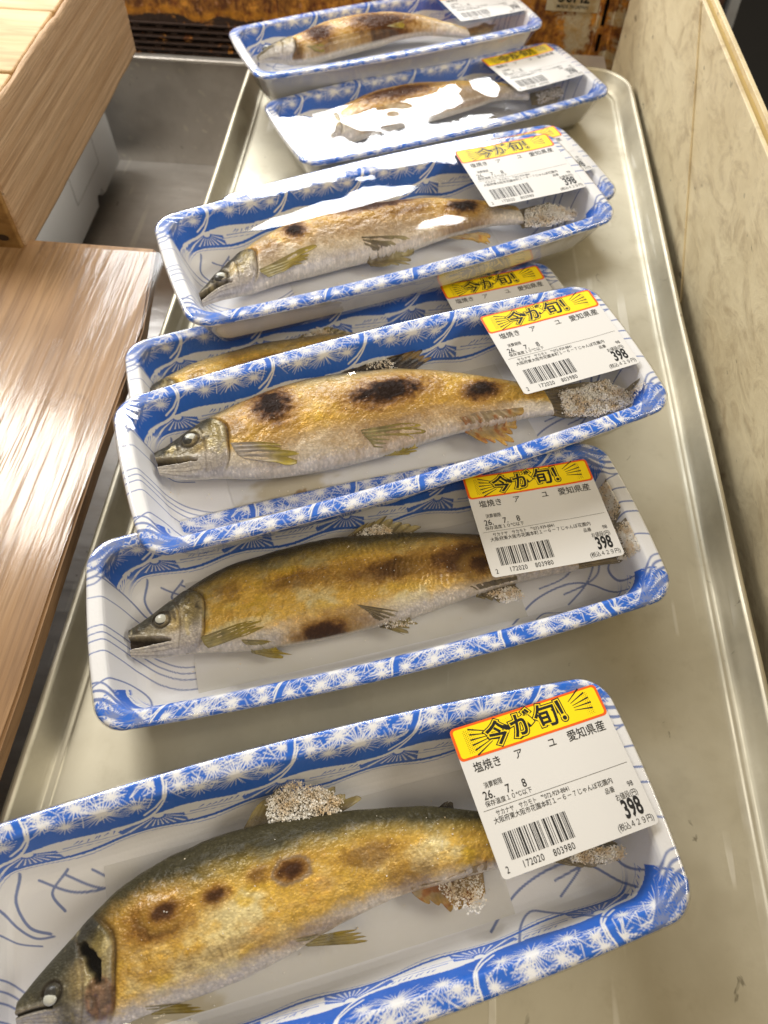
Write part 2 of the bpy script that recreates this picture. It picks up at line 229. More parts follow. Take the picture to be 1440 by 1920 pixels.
# printed foam
n = N('printed_foam'); co = n.coord()
h = n.noise(co, 900, 2); h2 = n.noise(co, 60, 3)
m_foam = n.set(base=vcol(n), rough=.42, normal=n.bump(h2, .25, .0006, n.bump(h, .25, .0003)), spec=.4,
               Subsurface_Weight=0.0)
m_foam.node_tree.nodes['Principled BSDF'].inputs['Subsurface Radius'].default_value = (1, 1, 1)
# film
def film_mat(name, rough, bumpers, tint=(1, 1, 1), f_min=.035, strength=1.0):
    n = N(name); t = n.t; t.nodes.remove(n.b)
    tr = n.n('ShaderNodeBsdfTransparent'); tr.inputs[0].default_value = (*tint, 1)
    gl = n.n('ShaderNodeBsdfGlossy'); gl.inputs['Roughness'].default_value = rough
    fr = n.n('ShaderNodeFresnel'); ge = n.n('ShaderNodeNewGeometry')
    n.l(n.math('SUBTRACT', 1.5, n.math('MULTIPLY', ge.outputs['Backfacing'], 1.5 - 1 / 1.5)), fr.inputs[0])   # same sheet seen from either side
    prev = None
    for (sc, rot, scale, st, dist) in bumpers:
        prev = n.bump(n.noise(n.coord(sc, rot), scale, 2, .5, .4), st, dist, prev)
    if prev is not None:
        n.l(prev, gl.inputs['Normal']); n.l(prev, fr.inputs['Normal'])
    f = n.math('MULTIPLY', fr.outputs[0], 1.7 * strength); f = n.math('MINIMUM', f, .95)
    mx = n.n('ShaderNodeMixShader'); n.l(f, mx.inputs[0]); n.l(tr.outputs[0], mx.inputs[1]); n.l(gl.outputs[0], mx.inputs[2])
    n.l(mx.outputs[0], n.out.inputs[0]); return n.m
m_film = film_mat('clear_wrap', .03, [((1, 1.6, 1), (0, 0, .3), 16, .05, .004)], strength=.9)
m_sheet = film_mat('ribbed_plastic_sheet', .16, [((1, .03, 1), (0, 0, SHEET_ROT), 330, .45, .0012), ((1, .15, 1), (0, 0, SHEET_ROT), 50, .2, .004)], (.97, .96, .94), strength=.62)
# pad
n = N('absorbent_paper'); co = n.coord(); a = vcol(n)
n.set(base=a, rough=.6, normal=n.bump(n.noise(co, 500, 4), .3, .0004))
tr = n.n('ShaderNodeBsdfTransparent'); mx = n.n('ShaderNodeMixShader'); mx.inputs[0].default_value = .86
n.l(tr.outputs[0], mx.inputs[1]); n.l(n.b.outputs[0], mx.inputs[2]); n.l(mx.outputs[0], n.out.inputs[0]); m_pad = n.m
# fish skin
n = N('grilled_skin'); co = n.coord(); c = vcol(n)
vo = n.n('ShaderNodeTexVoronoi'); vo.inputs['Scale'].default_value = 1000; n.l(n.coord((.9, 1.25, .3)), vo.inputs['Vector'])
sc = n.ramp(vo.outputs['Distance'], [(0, 1.0), (.7, 0.0)])
fine = n.noise(co, 420, 5, .62); med = n.noise(co, 130, 4, .6, .6)
bp = n.bump(med, .5, .0012, n.bump(fine, .45, .0006, n.bump(sc, .45, .00035)))
cc = n.mix(c, n.mix(c, c, 1.0, 'ADD'), n.ramp(n.noise(co, 300, 5, .8), [(.54, 0.0), (.72, .7)]))
cc = n.mix(cc, n.mix(c, (.0, .0, .0), .35), n.math('MULTIPLY', n.ramp(vo.outputs['Distance'], [(.35, 0.0), (.8, 1.0)]), .55))
rg = n.ramp(n.noise(co, 160, 4, .6), [(.3, .26), (.7, .52)])
bw = n.n('ShaderNodeRGBToBW'); n.l(c, bw.inputs[0]); wet = n.ramp(bw.outputs[0], [(.015, .05), (.30, 1.0)])
m_skin = n.set(base=cc, rough=rg, normal=bp, spec=n.math('MULTIPLY', wet, .55), Metallic=n.ramp(n.noise(co, 210, 4, .6), [(.45, 0.0), (.65, .25)]), Coat_Weight=n.math('MULTIPLY', wet, .30), Coat_Roughness=.10)
n = N('fin_membrane'); co = n.coord()
n.set(base=vcol(n), rough=.4, normal=n.bump(n.noise(co, 600, 3), .4, .0005), spec=.5)
tr = n.n('ShaderNodeBsdfTransparent'); mx = n.n('ShaderNodeMixShader'); n.l(n.ramp(n.noise(co, 260, 3), [(.35, .95), (.7, .55)]), mx.inputs[0])
n.l(tr.outputs[0], mx.inputs[1]); n.l(n.b.outputs[0], mx.inputs[2]); n.l(mx.outputs[0], n.out.inputs[0]); m_fin = n.m
n = N('salt_grains'); co = n.coord()
m_salt = n.set(base=n.mix((.80, .62, .38), (1.0, .97, .90), n.ramp(n.noise(co, 170, 4, .7), [(.36, 0.0), (.56, 1.0)])), rough=.45, spec=.6, Subsurface_Weight=0.0)
m_eye = N('cooked_eye').set(base=(.60, .60, .52), rough=.22, spec=.6)
m_eyering = N('eye_socket').set(base=(.035, .032, .025), rough=.35)
# label
m_label = N('label_paper').set(base=(.71, .70, .68), rough=.42, spec=.35)
m_orange = flat('label_orange', lin(236, 98, 22), .4)
n = N('label_yellow'); co = n.coord((1, 1, 1), (0, 0, .785))
ch = n.n('ShaderNodeTexVoronoi'); ch.inputs['Scale'].default_value = 1500; ch.inputs['Randomness'].default_value = 0; n.l(co, ch.inputs['Vector'])
sx = n.n('ShaderNodeSeparateXYZ'); n.l(n.coord(), sx.inputs[0])
inside = n.math('LESS_THAN', n.math('ABSOLUTE', sx.outputs[0]), .0255)
inside2 = n.math('LESS_THAN', n.math('ABSOLUTE', n.math('SUBTRACT', sx.outputs[1], .0201)), .0043)
dots = n.math('MULTIPLY', n.math('LESS_THAN', ch.outputs['Distance'], .30), n.math('MULTIPLY', inside, inside2))
m_yellow = n.set(base=n.mix(tuple(lin(252, 222, 20)), tuple(lin(120, 96, 10)), dots), rough=.4, spec=.4)
m_ypl = flat('letter_yellow', lin(252, 222, 20), .4)
m_ink = flat('black_print', (.012, .012, .012), .4)
# metals
def metal(name, base, dark, rough, sc=(1, 1, 1), dirt=.4, met=.9):
    n = N(name); co = n.coord(); cs = n.coord(sc)
    a = n.noise(co, 14, 6, .6, .5); b = n.noise(cs, 60, 5, .6)
    scr = n.ramp(n.noise(n.coord((14, .5, 1), (0, 0, .5)), 26, 3, .5), [(.60, 0.0), (.66, 1.0)])
    c = n.mix(base, dark, n.ramp(a, [(.42, 0.0), (.72, dirt)]))
    c = n.mix(c, dark, n.ramp(b, [(.55, 0.0), (.8, .35)]))
    st = n.ramp(n.noise(co, 95, 3, .6, .8), [(.70, 0.0), (.76, 1.0)])
    c = n.mix(c, (.10, .08, .045), n.math('MULTIPLY', st, .55))
    # fine hair scratches
    s1 = None
    for k, (rz, ss) in enumerate(((.4, 34), (1.3, 30), (2.3, 37), (.95, 41))):
        v = n.noise(n.coord((1, .035, 1), (0, 0, rz)), ss * 3, 1, .3)
        r_ = n.math('MULTIPLY', n.ramp(v, [(.70, 0.0), (.72, 1.0)]), n.ramp(n.noise(co, 20 + 5 * k, 2), [(.5, 0.0), (.6, 1.0)]))
        s1 = r_ if s1 is None else n.math('MAXIMUM', s1, r_)
    c = n.mix(c, (.80, .77, .68), n.math('MULTIPLY', s1, .65))
    r = n.ramp(n.noise(cs, 30, 5, .65), [(.3, rough - .07), (.7, rough + .12)])
    return n.set(base=c, rough=r, metal=met, normal=n.bump(b, .12, .0006, n.bump(n.noise(co, 9, 2), .3, .004, n.bump(s1, .2, .0003))))
m_pan = metal('scratched_aluminium', PAN_BASE, PAN_DARK, .54)
m_steel = metal('dull_stainless', (.66, .63, .59), (.36, .33, .29), .38, (1, 8, 1), met=.75)
# wood
def wood(name, light, dark, rot, stretch, scale, rough=.6, ring=None, axis='y', knots=.55):
    n = N(name)
    st = {'y': (1, stretch, 1), 'x': (stretch, 1, 1)}[axis]
    cs = n.coord(st, rot); co = n.coord()
    g = n.noise(cs, scale, 6, .65, .1); g2 = n.noise(cs, scale * 5, 4, .6)
    lines = n.ramp(n.noise(cs, scale * 2.6, 3, .55, .1), [(.44, 0.0), (.50, 1.0), (.56, 0.0)])
    c = n.mix(light, dark, n.ramp(g, [(.35, 0.0), (.68, 1.0)]))
    c = n.mix(c, tuple(np.array(dark) * .62), n.math('MULTIPLY', lines, .42))
    c = n.mix(c, tuple(np.clip(np.array(light) * 1.2, 0, 1)), n.ramp(g2, [(.55, 0.0), (.75, .6)]))
    c = n.mix(c, tuple(np.array(dark) * .45), n.ramp(n.noise(co, 22, 5, .7, 1.0), [(.60, 0.0), (.75, knots)]))
    return n.set(base=c, rough=rough, normal=n.bump(g, .4, .002, n.bump(g2, .6, .0008)), spec=.3)
# ------------------------------------------------------------------ the setting
A, B, DL, DS, TH = 121.0, 42.2, 5.5, 2.1, 28.0        # foam tray: half length, half width, bow of its sides, height

def pan():
    # cross profile, inward offset t (from the outer lip) and height
    x0, x1, y0, y1 = -139.5, 161.0, -170.0, 641.0
    prof = [(0.2, 8.5), (-0.6, 10.2), (-.2, 12.0), (1.0, 13.2), (2.4, 13.4), (3.4, 12.4), (4.2, 10.6), (6.0, 6.8), (8.4, 2.6), (9.6, 1.2), (10.6, .8), (12.0, .75), (12.8, .2), (14.0, 0), (18, 0)]
    fine = []
    for a, b in zip(prof[:-1], prof[1:]):
        for k in range(3): fine.append((a[0] + (b[0] - a[0]) * k / 3, a[1] + (b[1] - a[1]) * k / 3))
    fine.append(prof[-1])
    V = []
    nc = 16
    for (t, z) in fine:
        r = max(30 - t, 8)
        X0, X1, Y0, Y1 = x0 + t, x1 - t, y0 + t, y1 - t
        ring = []
        for (cx, cy, a0) in ((X1 - r, Y0 + r, -90), (X1 - r, Y1 - r, 0), (X0 + r, Y1 - r, 90), (X0 + r, Y0 + r, 180)):
            for k in range(nc + 1):
                a = math.radians(a0 + 90 * k / nc); ring.append((cx + r * math.cos(a), cy + r * math.sin(a)))
        # subdivide the long runs and let them wander a little, as a used tray does
        R2 = []
        for k in range(len(ring)):
            p, q = ring[k], ring[(k + 1) % len(ring)]
            L = math.hypot(q[0] - p[0], q[1] - p[1]); m = max(1, int(L / 8))
            for j in range(m): R2.append((p[0] + (q[0] - p[0]) * j / m, p[1] + (q[1] - p[1]) * j / m))
        V.append(R2)
    n0 = len(V[0])
    # equal counts: rebuild with the counts of the first ring
    out = []
    for (t, z), ring in zip(fine, V):
        P = np.array(ring + ring[:1]); s = np.r_[0, np.cumsum(np.hypot(*np.diff(P, axis=0).T))]
        if len(ring) != n0:
            # map through normalised perimeter of ring 0
            u = S0 * s[-1]
            P = np.c_[np.interp(u, s, P[:, 0]), np.interp(u, s, P[:, 1])]
        else:
            S0 = s[:-1] / s[-1]; P = P[:-1]
        w = .5 * vnoise(P[:, 0] / 60, P[:, 1] / 60, 3)
        out.append(np.c_[P[:, 0] + w, P[:, 1] + w * .5, np.full(len(P), z) + (.35 * vnoise(P[:, 1] / 45, P[:, 0] / 90, 5) if z > 5 else 0)])
    V = np.stack(out, 1).reshape(-1, 3)          # index i*nv + j
    F = grid_faces(n0, len(fine), True).tolist()
    last = [i * len(fine) + len(fine) - 1 for i in range(n0)]
    F.append(last)
    me = mesh_np('metal_tray', V, F)
    o = link('metal_tray', me, m_pan)
    return o
tag(pan(), 'long shallow scratched aluminium tray carrying all the packed fish', 'metal tray')

counter = box('steel_counter', -112, 150, -300, 690, -140, -1.5, m_steel)
tag(counter, 'dull steel counter under the aluminium tray', 'counter', kind='structure')
bas = empty('steel_basin', Matrix.Translation((-.25, .60, -.14)))
tag(bas, 'recessed dull stainless basin behind the wooden board, left of the aluminium tray', 'basin')
def part(o, root):
    o.parent = root; o.matrix_parent_inverse = root.matrix_world.inverted(); return o
bpy.context.view_layer.update()
part(box('back_wall', -520, 205, 712, 716, -141, -36, m_steel, bev=1), bas)
part(box('floor_panel', -520, -112, -300, 711.8, -143, -138, m_steel), bas)
part(box('rolled_rim', -520, 205, 709.5, 718, -37.5, -34, m_steel, bev=1.4), bas)

# ---- rusty cabinet at the back
n = N('rusted_paint'); co = n.coord(); geo = n.n('ShaderNodeSeparateXYZ'); n.l(co, geo.inputs[0])
X, Z = geo.outputs[0], geo.outputs[2]
big = n.noise(co, 20, 7, .72, .5); sm = n.noise(co, 95, 6, .75); md = n.noise(n.coord((1, 1, .45)), 45, 5, .7, .8)
rust = n.mix((.22, .06, .018), (.80, .36, .055), n.ramp(sm, [(.38, 0.0), (.60, 1.0)]))
rust = n.mix(rust, (.09, .03, .016), n.ramp(md, [(.45, 0.0), (.62, .9)]))
rust = n.mix(rust, (.60, .30, .15), n.ramp(n.noise(co, 150, 3), [(.62, 0.0), (.72, .6)]))
cream = n.mix((.66, .58, .42), (.50, .33, .13), n.ramp(sm, [(.4, 0.0), (.7, 1.0)]))
# paint is left only at the right end
fr = n.math('ADD', n.math('MULTIPLY', X, 14.0), n.math('MULTIPLY', n.math('SUBTRACT', big, .5), 5.0))
c = n.mix(rust, cream, n.ramp(fr, [(.35, 0.0), (.5, 1.0)]) if False else n.math('MULTIPLY', n.ramp(n.math('ADD', fr, -1.95), [(0.0, 0.0), (.25, 1.0)]), .9))
# below a flaked edge the bare metal is dark, left half only
edge = n.math('ADD', n.math('MULTIPLY', Z, 160.0), n.math('MULTIPLY', n.math('SUBTRACT', n.noise(n.coord((1, 1, .2)), 38, 5, .6), .5), 3.6))
darkm = n.math('MULTIPLY', n.math('LESS_THAN', edge, -.3), n.math('LESS_THAN', X, .0))
spots = n.ramp(n.noise(co, 70, 5, .7, 1), [(.60, 1.0), (.66, 0.0)])
c = n.mix(c, n.mix((.028, .017, .014), (.06, .035, .025), md), n.math('MULTIPLY', darkm, spots))
# orange scale along the flaked edge
rim = n.ramp(n.math('ABSOLUTE', n.math('SUBTRACT', edge, .25)), [(.0, 1.0), (.75, 0.0)])
c = n.mix(c, (.60, .25, .02), n.math('MULTIPLY', n.math('MULTIPLY', rim, n.math('LESS_THAN', X, .0)), n.ramp(sm, [(.35, .2), (.6, .9)])))
m_rust = n.set(base=c, rough=.7, normal=n.bump(sm, .9, .0015, n.bump(md, .7, .002)), spec=.3)
m_black = flat('recess_shade', (.004, .0035, .003), .9)

cab = empty('rusty_cabinet', Matrix.Translation((-.08, .74, -.034)))
tag(cab, 'badly rusted cream metal cabinet with rows of vent slots behind the fish packs', 'cabinet')
bpy.context.view_layer.update()
def slotted(name, x0, x1, z0, z1, slots, y, mat, sub=None):
    xs = {x0, x1}; zs = {z0, z1}
    for (a, b, c_, d) in slots: xs |= {a, b}; zs |= {c_, d}
    xs = sorted(xs); zs = sorted(zs); bm = bmesh.new(); vm = {}
    def vv(i, k):
        if (i, k) not in vm: vm[i, k] = bm.verts.new(Vector((xs[i], y, zs[k])) * MM)
        return vm[i, k]
    for i in range(len(xs) - 1):
        for k in range(len(zs) - 1):
            mx, mz = (xs[i] + xs[i + 1]) / 2, (zs[k] + zs[k + 1]) / 2
            if any(a < mx < b and c_ < mz < d for (a, b, c_, d) in slots): continue
            bm.faces.new((vv(i, k), vv(i + 1, k), vv(i + 1, k + 1), vv(i, k + 1)))
    r = bmesh.ops.extrude_face_region(bm, geom=bm.faces[:])
    for v in r['geom']:
        if isinstance(v, bmesh.types.BMVert): v.co.y += 2.2 * MM
    bmesh.ops.recalc_face_normals(bm, faces=bm.faces[:])
    return bm_obj(name, bm, mat)
slots = []
for r, z in enumerate((-10.6, -16.2, -21.6, -27.0, -31.8)):
    off = -300 + (r % 2) * 10 + r * 2
    while off < -70:
        slots.append((off, off + 15.5, z - .95, z + .95)); off += 20.8
slots += [(146.0 + .0, 149.2, 10, 34), (146.0, 149.2, -11, 4), (146, 149.2, -33, -19), (146, 149.2, 44, 70)]
part(slotted('front_panel', -420, 176, -34.5, 86, slots, 716.5, m_rust), cab)
part(box('top_panel', -420, 176, 716, 900, 86.2, 88, m_rust), cab)
part(box('dark_backing', -420, 176, 722, 724, -34, 85, m_black), cab)  # black sheet standing in for the shade behind the vent slots
bm = bmesh.new()
for x in (141.5, 154.5): box_bm(bm, x, x + 2.2, 714.4, 717.2, -34, 86, .6)
part(bm_obj('vertical_rib', bm, m_rust), cab)
# ridges between the slot rows
for z in (-7.6, -13.4, -18.9, -24.3, -29.5):
    part(box('louvre_ridge', -418, -70, 715.2, 717.2, z - .8, z + .8, m_rust, bev=.5), cab)
m_plate = N('old_sticker'); m_plate.set(base=m_plate.mix((.62, .55, .40), (.40, .26, .10), m_plate.ramp(m_plate.noise(m_plate.coord(), 90, 4), [(.45, 0.0), (.65, .8)])), rough=.5); m_plate = m_plate.m
plate = part(box('rating_sticker', 97, 141, 715.6, 716.1, 20.5, 52, m_plate, bev=.1), cab)

def text_mesh(s, size, width=1.0, offset=0.0, extr=0.0, spacing=1.0, align='CENTER'):
    c = bpy.data.curves.new('t', 'FONT'); c.body = s; c.size = 1.0; c.align_x = align; c.align_y = 'CENTER'
    c.offset = offset; c.space_character = spacing; c.resolution_u = 3; c.fill_mode = 'BOTH'
    o = bpy.data.objects.new('t', c); COL.objects.link(o); bpy.context.view_layer.update()
    me = bpy.data.meshes.new_from_object(o.evaluated_get(bpy.context.evaluated_depsgraph_get()))
    n = len(me.vertices); v = np.empty(n * 3); me.vertices.foreach_get('co', v); v = v.reshape(-1, 3)
    F = [tuple(p.vertices) for p in me.polygons]
    bpy.data.objects.remove(o); bpy.data.curves.remove(c); bpy.data.meshes.remove(me)
    v = v * size; v[:, 0] *= width
    return v, F
def join_vf(parts):
    V, F, k = [], [], 0
    for v, f in parts:
        V.append(v); F += [tuple(i + k for i in q) for q in f]; k += len(v)
    return np.concatenate(V), F
p1, f1 = text_mesh('50Hz', 13, .95, .02); p2, f2 = text_mesh('MADE IN JAPAN', 3.9, .95, .01)
p1 = np.c_[p1[:, 0] + 119, np.full(len(p1), 715.3), p1[:, 1] + 31.5]; p2 = np.c_[p2[:, 0] + 119, np.full(len(p2), 715.3), p2[:, 1] + 24.2]
v, f = join_vf([(p1, f1), (p2, f2)])
pr = link('printed_text', mesh_np('printed_text', v, f, smooth=False), m_ink); pr.parent = plate
pr.matrix_parent_inverse = Matrix.Identity(4)

# ---- cream board on the right
n = N('grimy_cream_board'); co = n.coord()
c = n.mix((.82, .70, .45), (.68, .56, .34), n.ramp(n.noise(co, 12, 6, .7), [(.38, 0.0), (.62, 1.0)]))
stre = n.noise(n.coord((1, .45, 1), (0.5, 0, 0)), 70, 6, .7, .6)
c = n.mix(c, (.30, .20, .10), n.ramp(stre, [(.48, 0.0), (.78, .85)]))
c = n.mix(c, (.16, .12, .07), n.math('MULTIPLY', n.ramp(n.noise(n.coord((1, .35, 1), (0.9, 0, 0)), 130, 3, .5, .3), [(.69, 0.0), (.73, 1.0)]), .8))
m_cream = n.set(base=c, rough=.45, normal=n.bump(stre, .35, .002, n.bump(n.noise(co, 40, 4), .25, .002)), spec=.4)
m_edge = flat('cream_board_core', (.50, .36, .12), .6)
cb = empty('cream_partition', Matrix.Translation((.168, .60, -.05)) @ Matrix.Rotation(math.radians(1.25), 4, 'Z'))
tag(cb, 'grimy cream-coloured upright partition board running along the right of the fish', 'partition')
box('facing_sheet', 0, 2.6, -800, 113, -10, 153, m_cream, cb, .5)
box('board_core', 2.7, 6.6, -800, 113, -10, 151.2, m_edge, cb)
box('backing_sheet', 6.7, 9.6, -800, 113, -10, 154, m_cream, cb, .5)
# lapped strip further back on the board face
bm = bmesh.new(); vs = [(-1.2, -210, 42), (-1.2, -60, 152.6), (-1.2, 112, 152.6), (-1.2, 112, -8), (-1.2, -210, -8)]
f = bm.faces.new([bm.verts.new(Vector(v) * MM) for v in vs]); r = bmesh.ops.extrude_face_region(bm, geom=[f])
for v in r['geom']:
    if isinstance(v, bmesh.types.BMVert): v.co.x += 1.0 * MM
bmesh.ops.recalc_face_normals(bm, faces=bm.faces[:]); bm_obj('lapped_strip', bm, m_cream, cb)

# ---- wooden board under ribbed plastic, lower left
m_wboard = wood('weathered_board', (.44, .27, .135), (.25, .135, .06), (0, 0, .17), .045, 60, .5, knots=.7)
bd = bmesh.new()
pts = [(-146.5, 368), (-143.6, 300), (-144.5, 215), (-143.4, 142), (-142.3, 96), (-142.6, 0), (-143.2, -160), (-520, -160), (-520, 371), (-250, 369.5)]
pts[0] = (-152.8, 368)
f = bd.faces.new([bd.verts.new(Vector((x, y, 15)) * MM) for x, y in pts]); r = bmesh.ops.extrude_face_region(bd, geom=[f])
for v in r['geom']:
    if isinstance(v, bmesh.types.BMVert): v.co.z += 10 * MM
bmesh.ops.recalc_face_normals(bd, faces=bd.faces[:])
bmesh.ops.bevel(bd, geom=bd.edges[:], offset=1.2 * MM, segments=2, affect='EDGES')
wb = bm_obj('wooden_board', bd, m_wboard)
tag(wb, 'flat weathered wooden board lying under ribbed clear plastic beside the metal tray', 'wooden board')
nx, ny = 150, 240
gx = np.linspace(-520, -143.8, nx); gy = np.linspace(-158, 362, ny); GX, GY = np.meshgrid(gx, gy, indexing='ij')
ca, sa = math.cos(SHEET_ROT), math.sin(SHEET_ROT)
u = GX * ca - GY * sa; w = GX * sa + GY * ca
Zs = 26.6 + .30 * vnoise(u / 7, w / 160, 4) + .12 * vnoise(u / 2.6, w / 120, 9) + .8 * vnoise(GX / 70, GY / 90, 2)
V = np.stack([GX, GY, Zs], -1).reshape(-1, 3)
ps = link('plastic_sheet', mesh_np('plastic_sheet', V, grid_faces(nx, ny)), m_sheet)
tag(ps, 'clear ribbed plastic sheet with bright glare streaks covering the wooden board', 'plastic sheet')

# ---- timber beam upper left
m_beam = wood('pine_timber', (.62, .43, .265), (.42, .25, .125), (.012, 0, 0), .010, 210, .62, knots=.12)
m_beamtop = wood('pine_timber_top', (.70, .52, .30), (.52, .35, .17), (0, 0, 0), .10, 26, .6, axis='x', knots=.3)
m_endgrain = wood('timber_end_grain', (.42, .25, .09), (.24, .12, .035), (0, 0, 0), .4, 34, .6, axis='x')
bx = empty('timber_crate', Matrix.Translation((-.30, .50, .025)))
tag(bx, 'pale pine timber crate with coarse straight grain standing above the white box', 'timber crate')
bpy.context.view_layer.update()
ny, nz = 260, 60
gy = np.linspace(362.5, 606, ny); gz = np.linspace(20.6, 94.5, nz)
YY, ZZ = np.meshgrid(gy, gz, indexing='ij')
top_w = .7 * vnoise(YY / 13, ZZ * 0, 6) * sstep(80, 94, ZZ)
grain = .30 * vnoise(ZZ / 1.1 + .4 * vnoise(YY / 60, ZZ / 9, 2), YY / 260, 8) + .12 * vnoise(ZZ / .5, YY / 160, 3)
XX = -228 + grain + top_w + .012 * (YY - 362) * 1.0
XX = np.where(ZZ > 92.5, XX - (ZZ - 92.5) * 1.0 - 1.0 * np.clip(vnoise(YY / 9, ZZ * 0, 12), 0, 1), XX)
ZW = ZZ + np.where(ZZ > 88, .7 * vnoise(YY / 14, ZZ * 0, 4), 0) + np.where(ZZ < 24, .6 * vnoise(YY / 20, ZZ * 0, 14), 0)
V = np.stack([XX, YY, ZW], -1).reshape(-1, 3); F = grid_faces(ny, nz)
me = mesh_np('side_plank', V, F); o = part(link('side_plank', me, m_beam), bx)
sol = o.modifiers.new('s', 'SOLIDIFY'); sol.thickness = -.014; sol.offset = -1 if False else 1
box_t = part(box('top_plank', -420, -232.5, 363, 425, 76, 92.2, m_beamtop, bev=1.5), bx)
part(box('top_plank', -420, -232.5, 427, 500, 76, 92.6, m_beamtop, bev=1.5), bx)
part(box('top_plank', -420, -232.5, 502, 606, 76, 92.0, m_beamtop, bev=1.5), bx)
part(box('end_plank', -420, -229.5, 360, 372, 20.2, 91, m_endgrain, bev=1.2), bx)
kn = bmesh.new(); bmesh.ops.create_circle(kn, cap_ends=True, segments=20, radius=3 * MM)
for v in kn.verts: v.co = Vector((-.2385 + v.co.x * 1.2, .3596, .032 + v.co.y * .7))
part(bm_obj('knot', kn, flat('knot_dark', (.035, .016, .006), .6)), bx)

# ---- white foam box below it
n = N('white_foam_box'); co = n.coord()
m_wbox = n.set(base=n.mix((.93, .94, .95), (.88, .89, .90), n.noise(co, 30, 3)), rough=.55, normal=n.bump(n.noise(co, 260, 3), .25, .0006))
bm = bmesh.new(); P_ = [(572, -128), (572, -36), (684, -36), (694, -48), (697, -120), (690, -128), (634, -128), (631, -119), (619, -119), (614, -128)]
P_ = [(440, -128), (440, -30), (683, -30), (691, -86), (693, -122), (690, -128), (633, -128), (630, -120), (620, -120), (616, -128)]
f = bm.faces.new([bm.verts.new(Vector((-299, y, z)) * MM) for y, z in P_]); r = bmesh.ops.extrude_face_region(bm, geom=[f])
for v in r['geom']:
    if isinstance(v, bmesh.types.BMVert): v.co.x -= 150 * MM
bmesh.ops.recalc_face_normals(bm, faces=bm.faces[:])
bmesh.ops.bevel(bm, geom=bm.edges[:], offset=3 * MM, segments=3, affect='EDGES')
fb = bm_obj('foam_box', bm, m_wbox)
tag(fb, 'white foam box standing in the steel basin under the timber crate', 'foam box')
def frame_lines(x, y0, y1, z0, z1, w):
    bm = bmesh.new()
    for (a, b, c_, d) in ((y0, y1, z0, z0 + w), (y0, y1, z1 - w, z1), (y0, y0 + w, z0 + w, z1 - w), (y1 - w, y1, z0 + w, z1 - w)):
        box_bm(bm, x - .2, x + .25, a, b, c_, d)
    return bm
m_gray = flat('grey_print', (.25, .26, .27), .5)
part(bm_obj('moulded_frame', frame_lines(-298.9, 575, 642, -98, -48, .8), flat('pale_line', (.50, .50, .49), .5)), fb)
mk = part(bm_obj('printed_mark', frame_lines(-298.9, 598, 619, -72, -62, .9), m_gray), fb)
v, f_ = text_mesh('日本', 7.0, 1.25, 0)
v = np.c_[np.full(len(v), -298.6), v[:, 0] + 608.5, v[:, 1] - 67]
t_ = link('mark_text', mesh_np('mark_text', v, f_, smooth=False), m_gray); t_.parent = mk; t_.matrix_parent_inverse = mk.matrix_parent_inverse

# ---- what is seen past the partition
n = N('dark_floor'); m_dark = n.set(base=n.mix((.007, .006, .005), (.016, .013, .010), n.noise(n.coord(), 3, 4)), rough=.6)
g = box('floor', -4000, 4000, -1500, 4000, -820, -800, m_dark); tag(g, kind='structure')
n = N('worn_steel_post'); m_post = n.set(base=n.mix((.68, .70, .72), (.45, .44, .42), n.noise(n.coord(), 60, 5)), rough=.4, metal=.6)
b_ = box('metal_post', 349, 361, 1000, 1012, -700, 120, m_post, bev=1); tag(b_, 'grey metal post standing in the dark behind the cream partition', 'post')
b_.rotation_euler = (0, -.06, 0); b_.location = (-.009, 0, 0)
n = N('brown_rust'); m_brn = n.set(base=n.mix((.03, .012, .008), (.10, .04, .02), n.noise(n.coord(), 70, 5)), rough=.8)
b_ = box('rusty_post', 318, 340, 1004, 1018, -700, 120, m_brn, bev=1); tag(b_, 'dark rusty post between the cream partition and the grey post', 'post')

# ------------------------------------------------------------------ foam tray
WALL = [(0.0, -2.6), (0.0, -1.2), (.35, -.5), (1.1, -.05), (2.5, .0), (5.4, -.1), (6.5, -.55), (7.3, -1.8), (7.9, -3.6), (13.2, -20.5), (14.4, -22.6), (15.8, -24.4), (17.6, -25.6), (19.8, -26.0)]
wt = np.array([p[0] for p in WALL]); wz = np.array([p[1] for p in WALL])
ws = np.r_[0, np.cumsum(np.hypot(np.diff(wt), np.diff(wz)))]          # arc length along the wall
def outline(t, n1, nc, n2):
    """rounded, bowed rectangle inset by t; returns points and a per-point code of arc position"""
    a, b = A - t, B - t; r = max(10.5 - t * .15, 7.5)
    P = []; E = []
    def side(p, q, m):
        for k in range(m): u = k / m; P.append((p[0] + (q[0] - p[0]) * u, p[1] + (q[1] - p[1]) * u))
    def corner(cx, cy, a0, m):
        for k in range(m): th = math.radians(a0 + 90 * k / m); P.append((cx + r * math.cos(th), cy + r * math.sin(th)))
    side((-a + r, -b), (a - r, -b), n1); corner(a - r, -b + r, -90, nc)
    side((a, -b + r), (a, b - r), n2); corner(a - r, b - r, 0, nc)
    side((a - r, b), (-a + r, b), n1); corner(-a + r, b - r, 90, nc)
    side((-a, b - r), (-a, -b + r), n2); corner(-a + r, -b + r, 180, nc)
    P = np.array(P); x, y = P[:, 0].copy(), P[:, 1].copy()
    P[:, 1] = y + np.sign(y) * DL * (1 - (x / A) ** 2) * np.abs(y) / B
    P[:, 0] = x + np.sign(x) * DS * (1 - (y / B) ** 2) * np.abs(x) / A
    return P
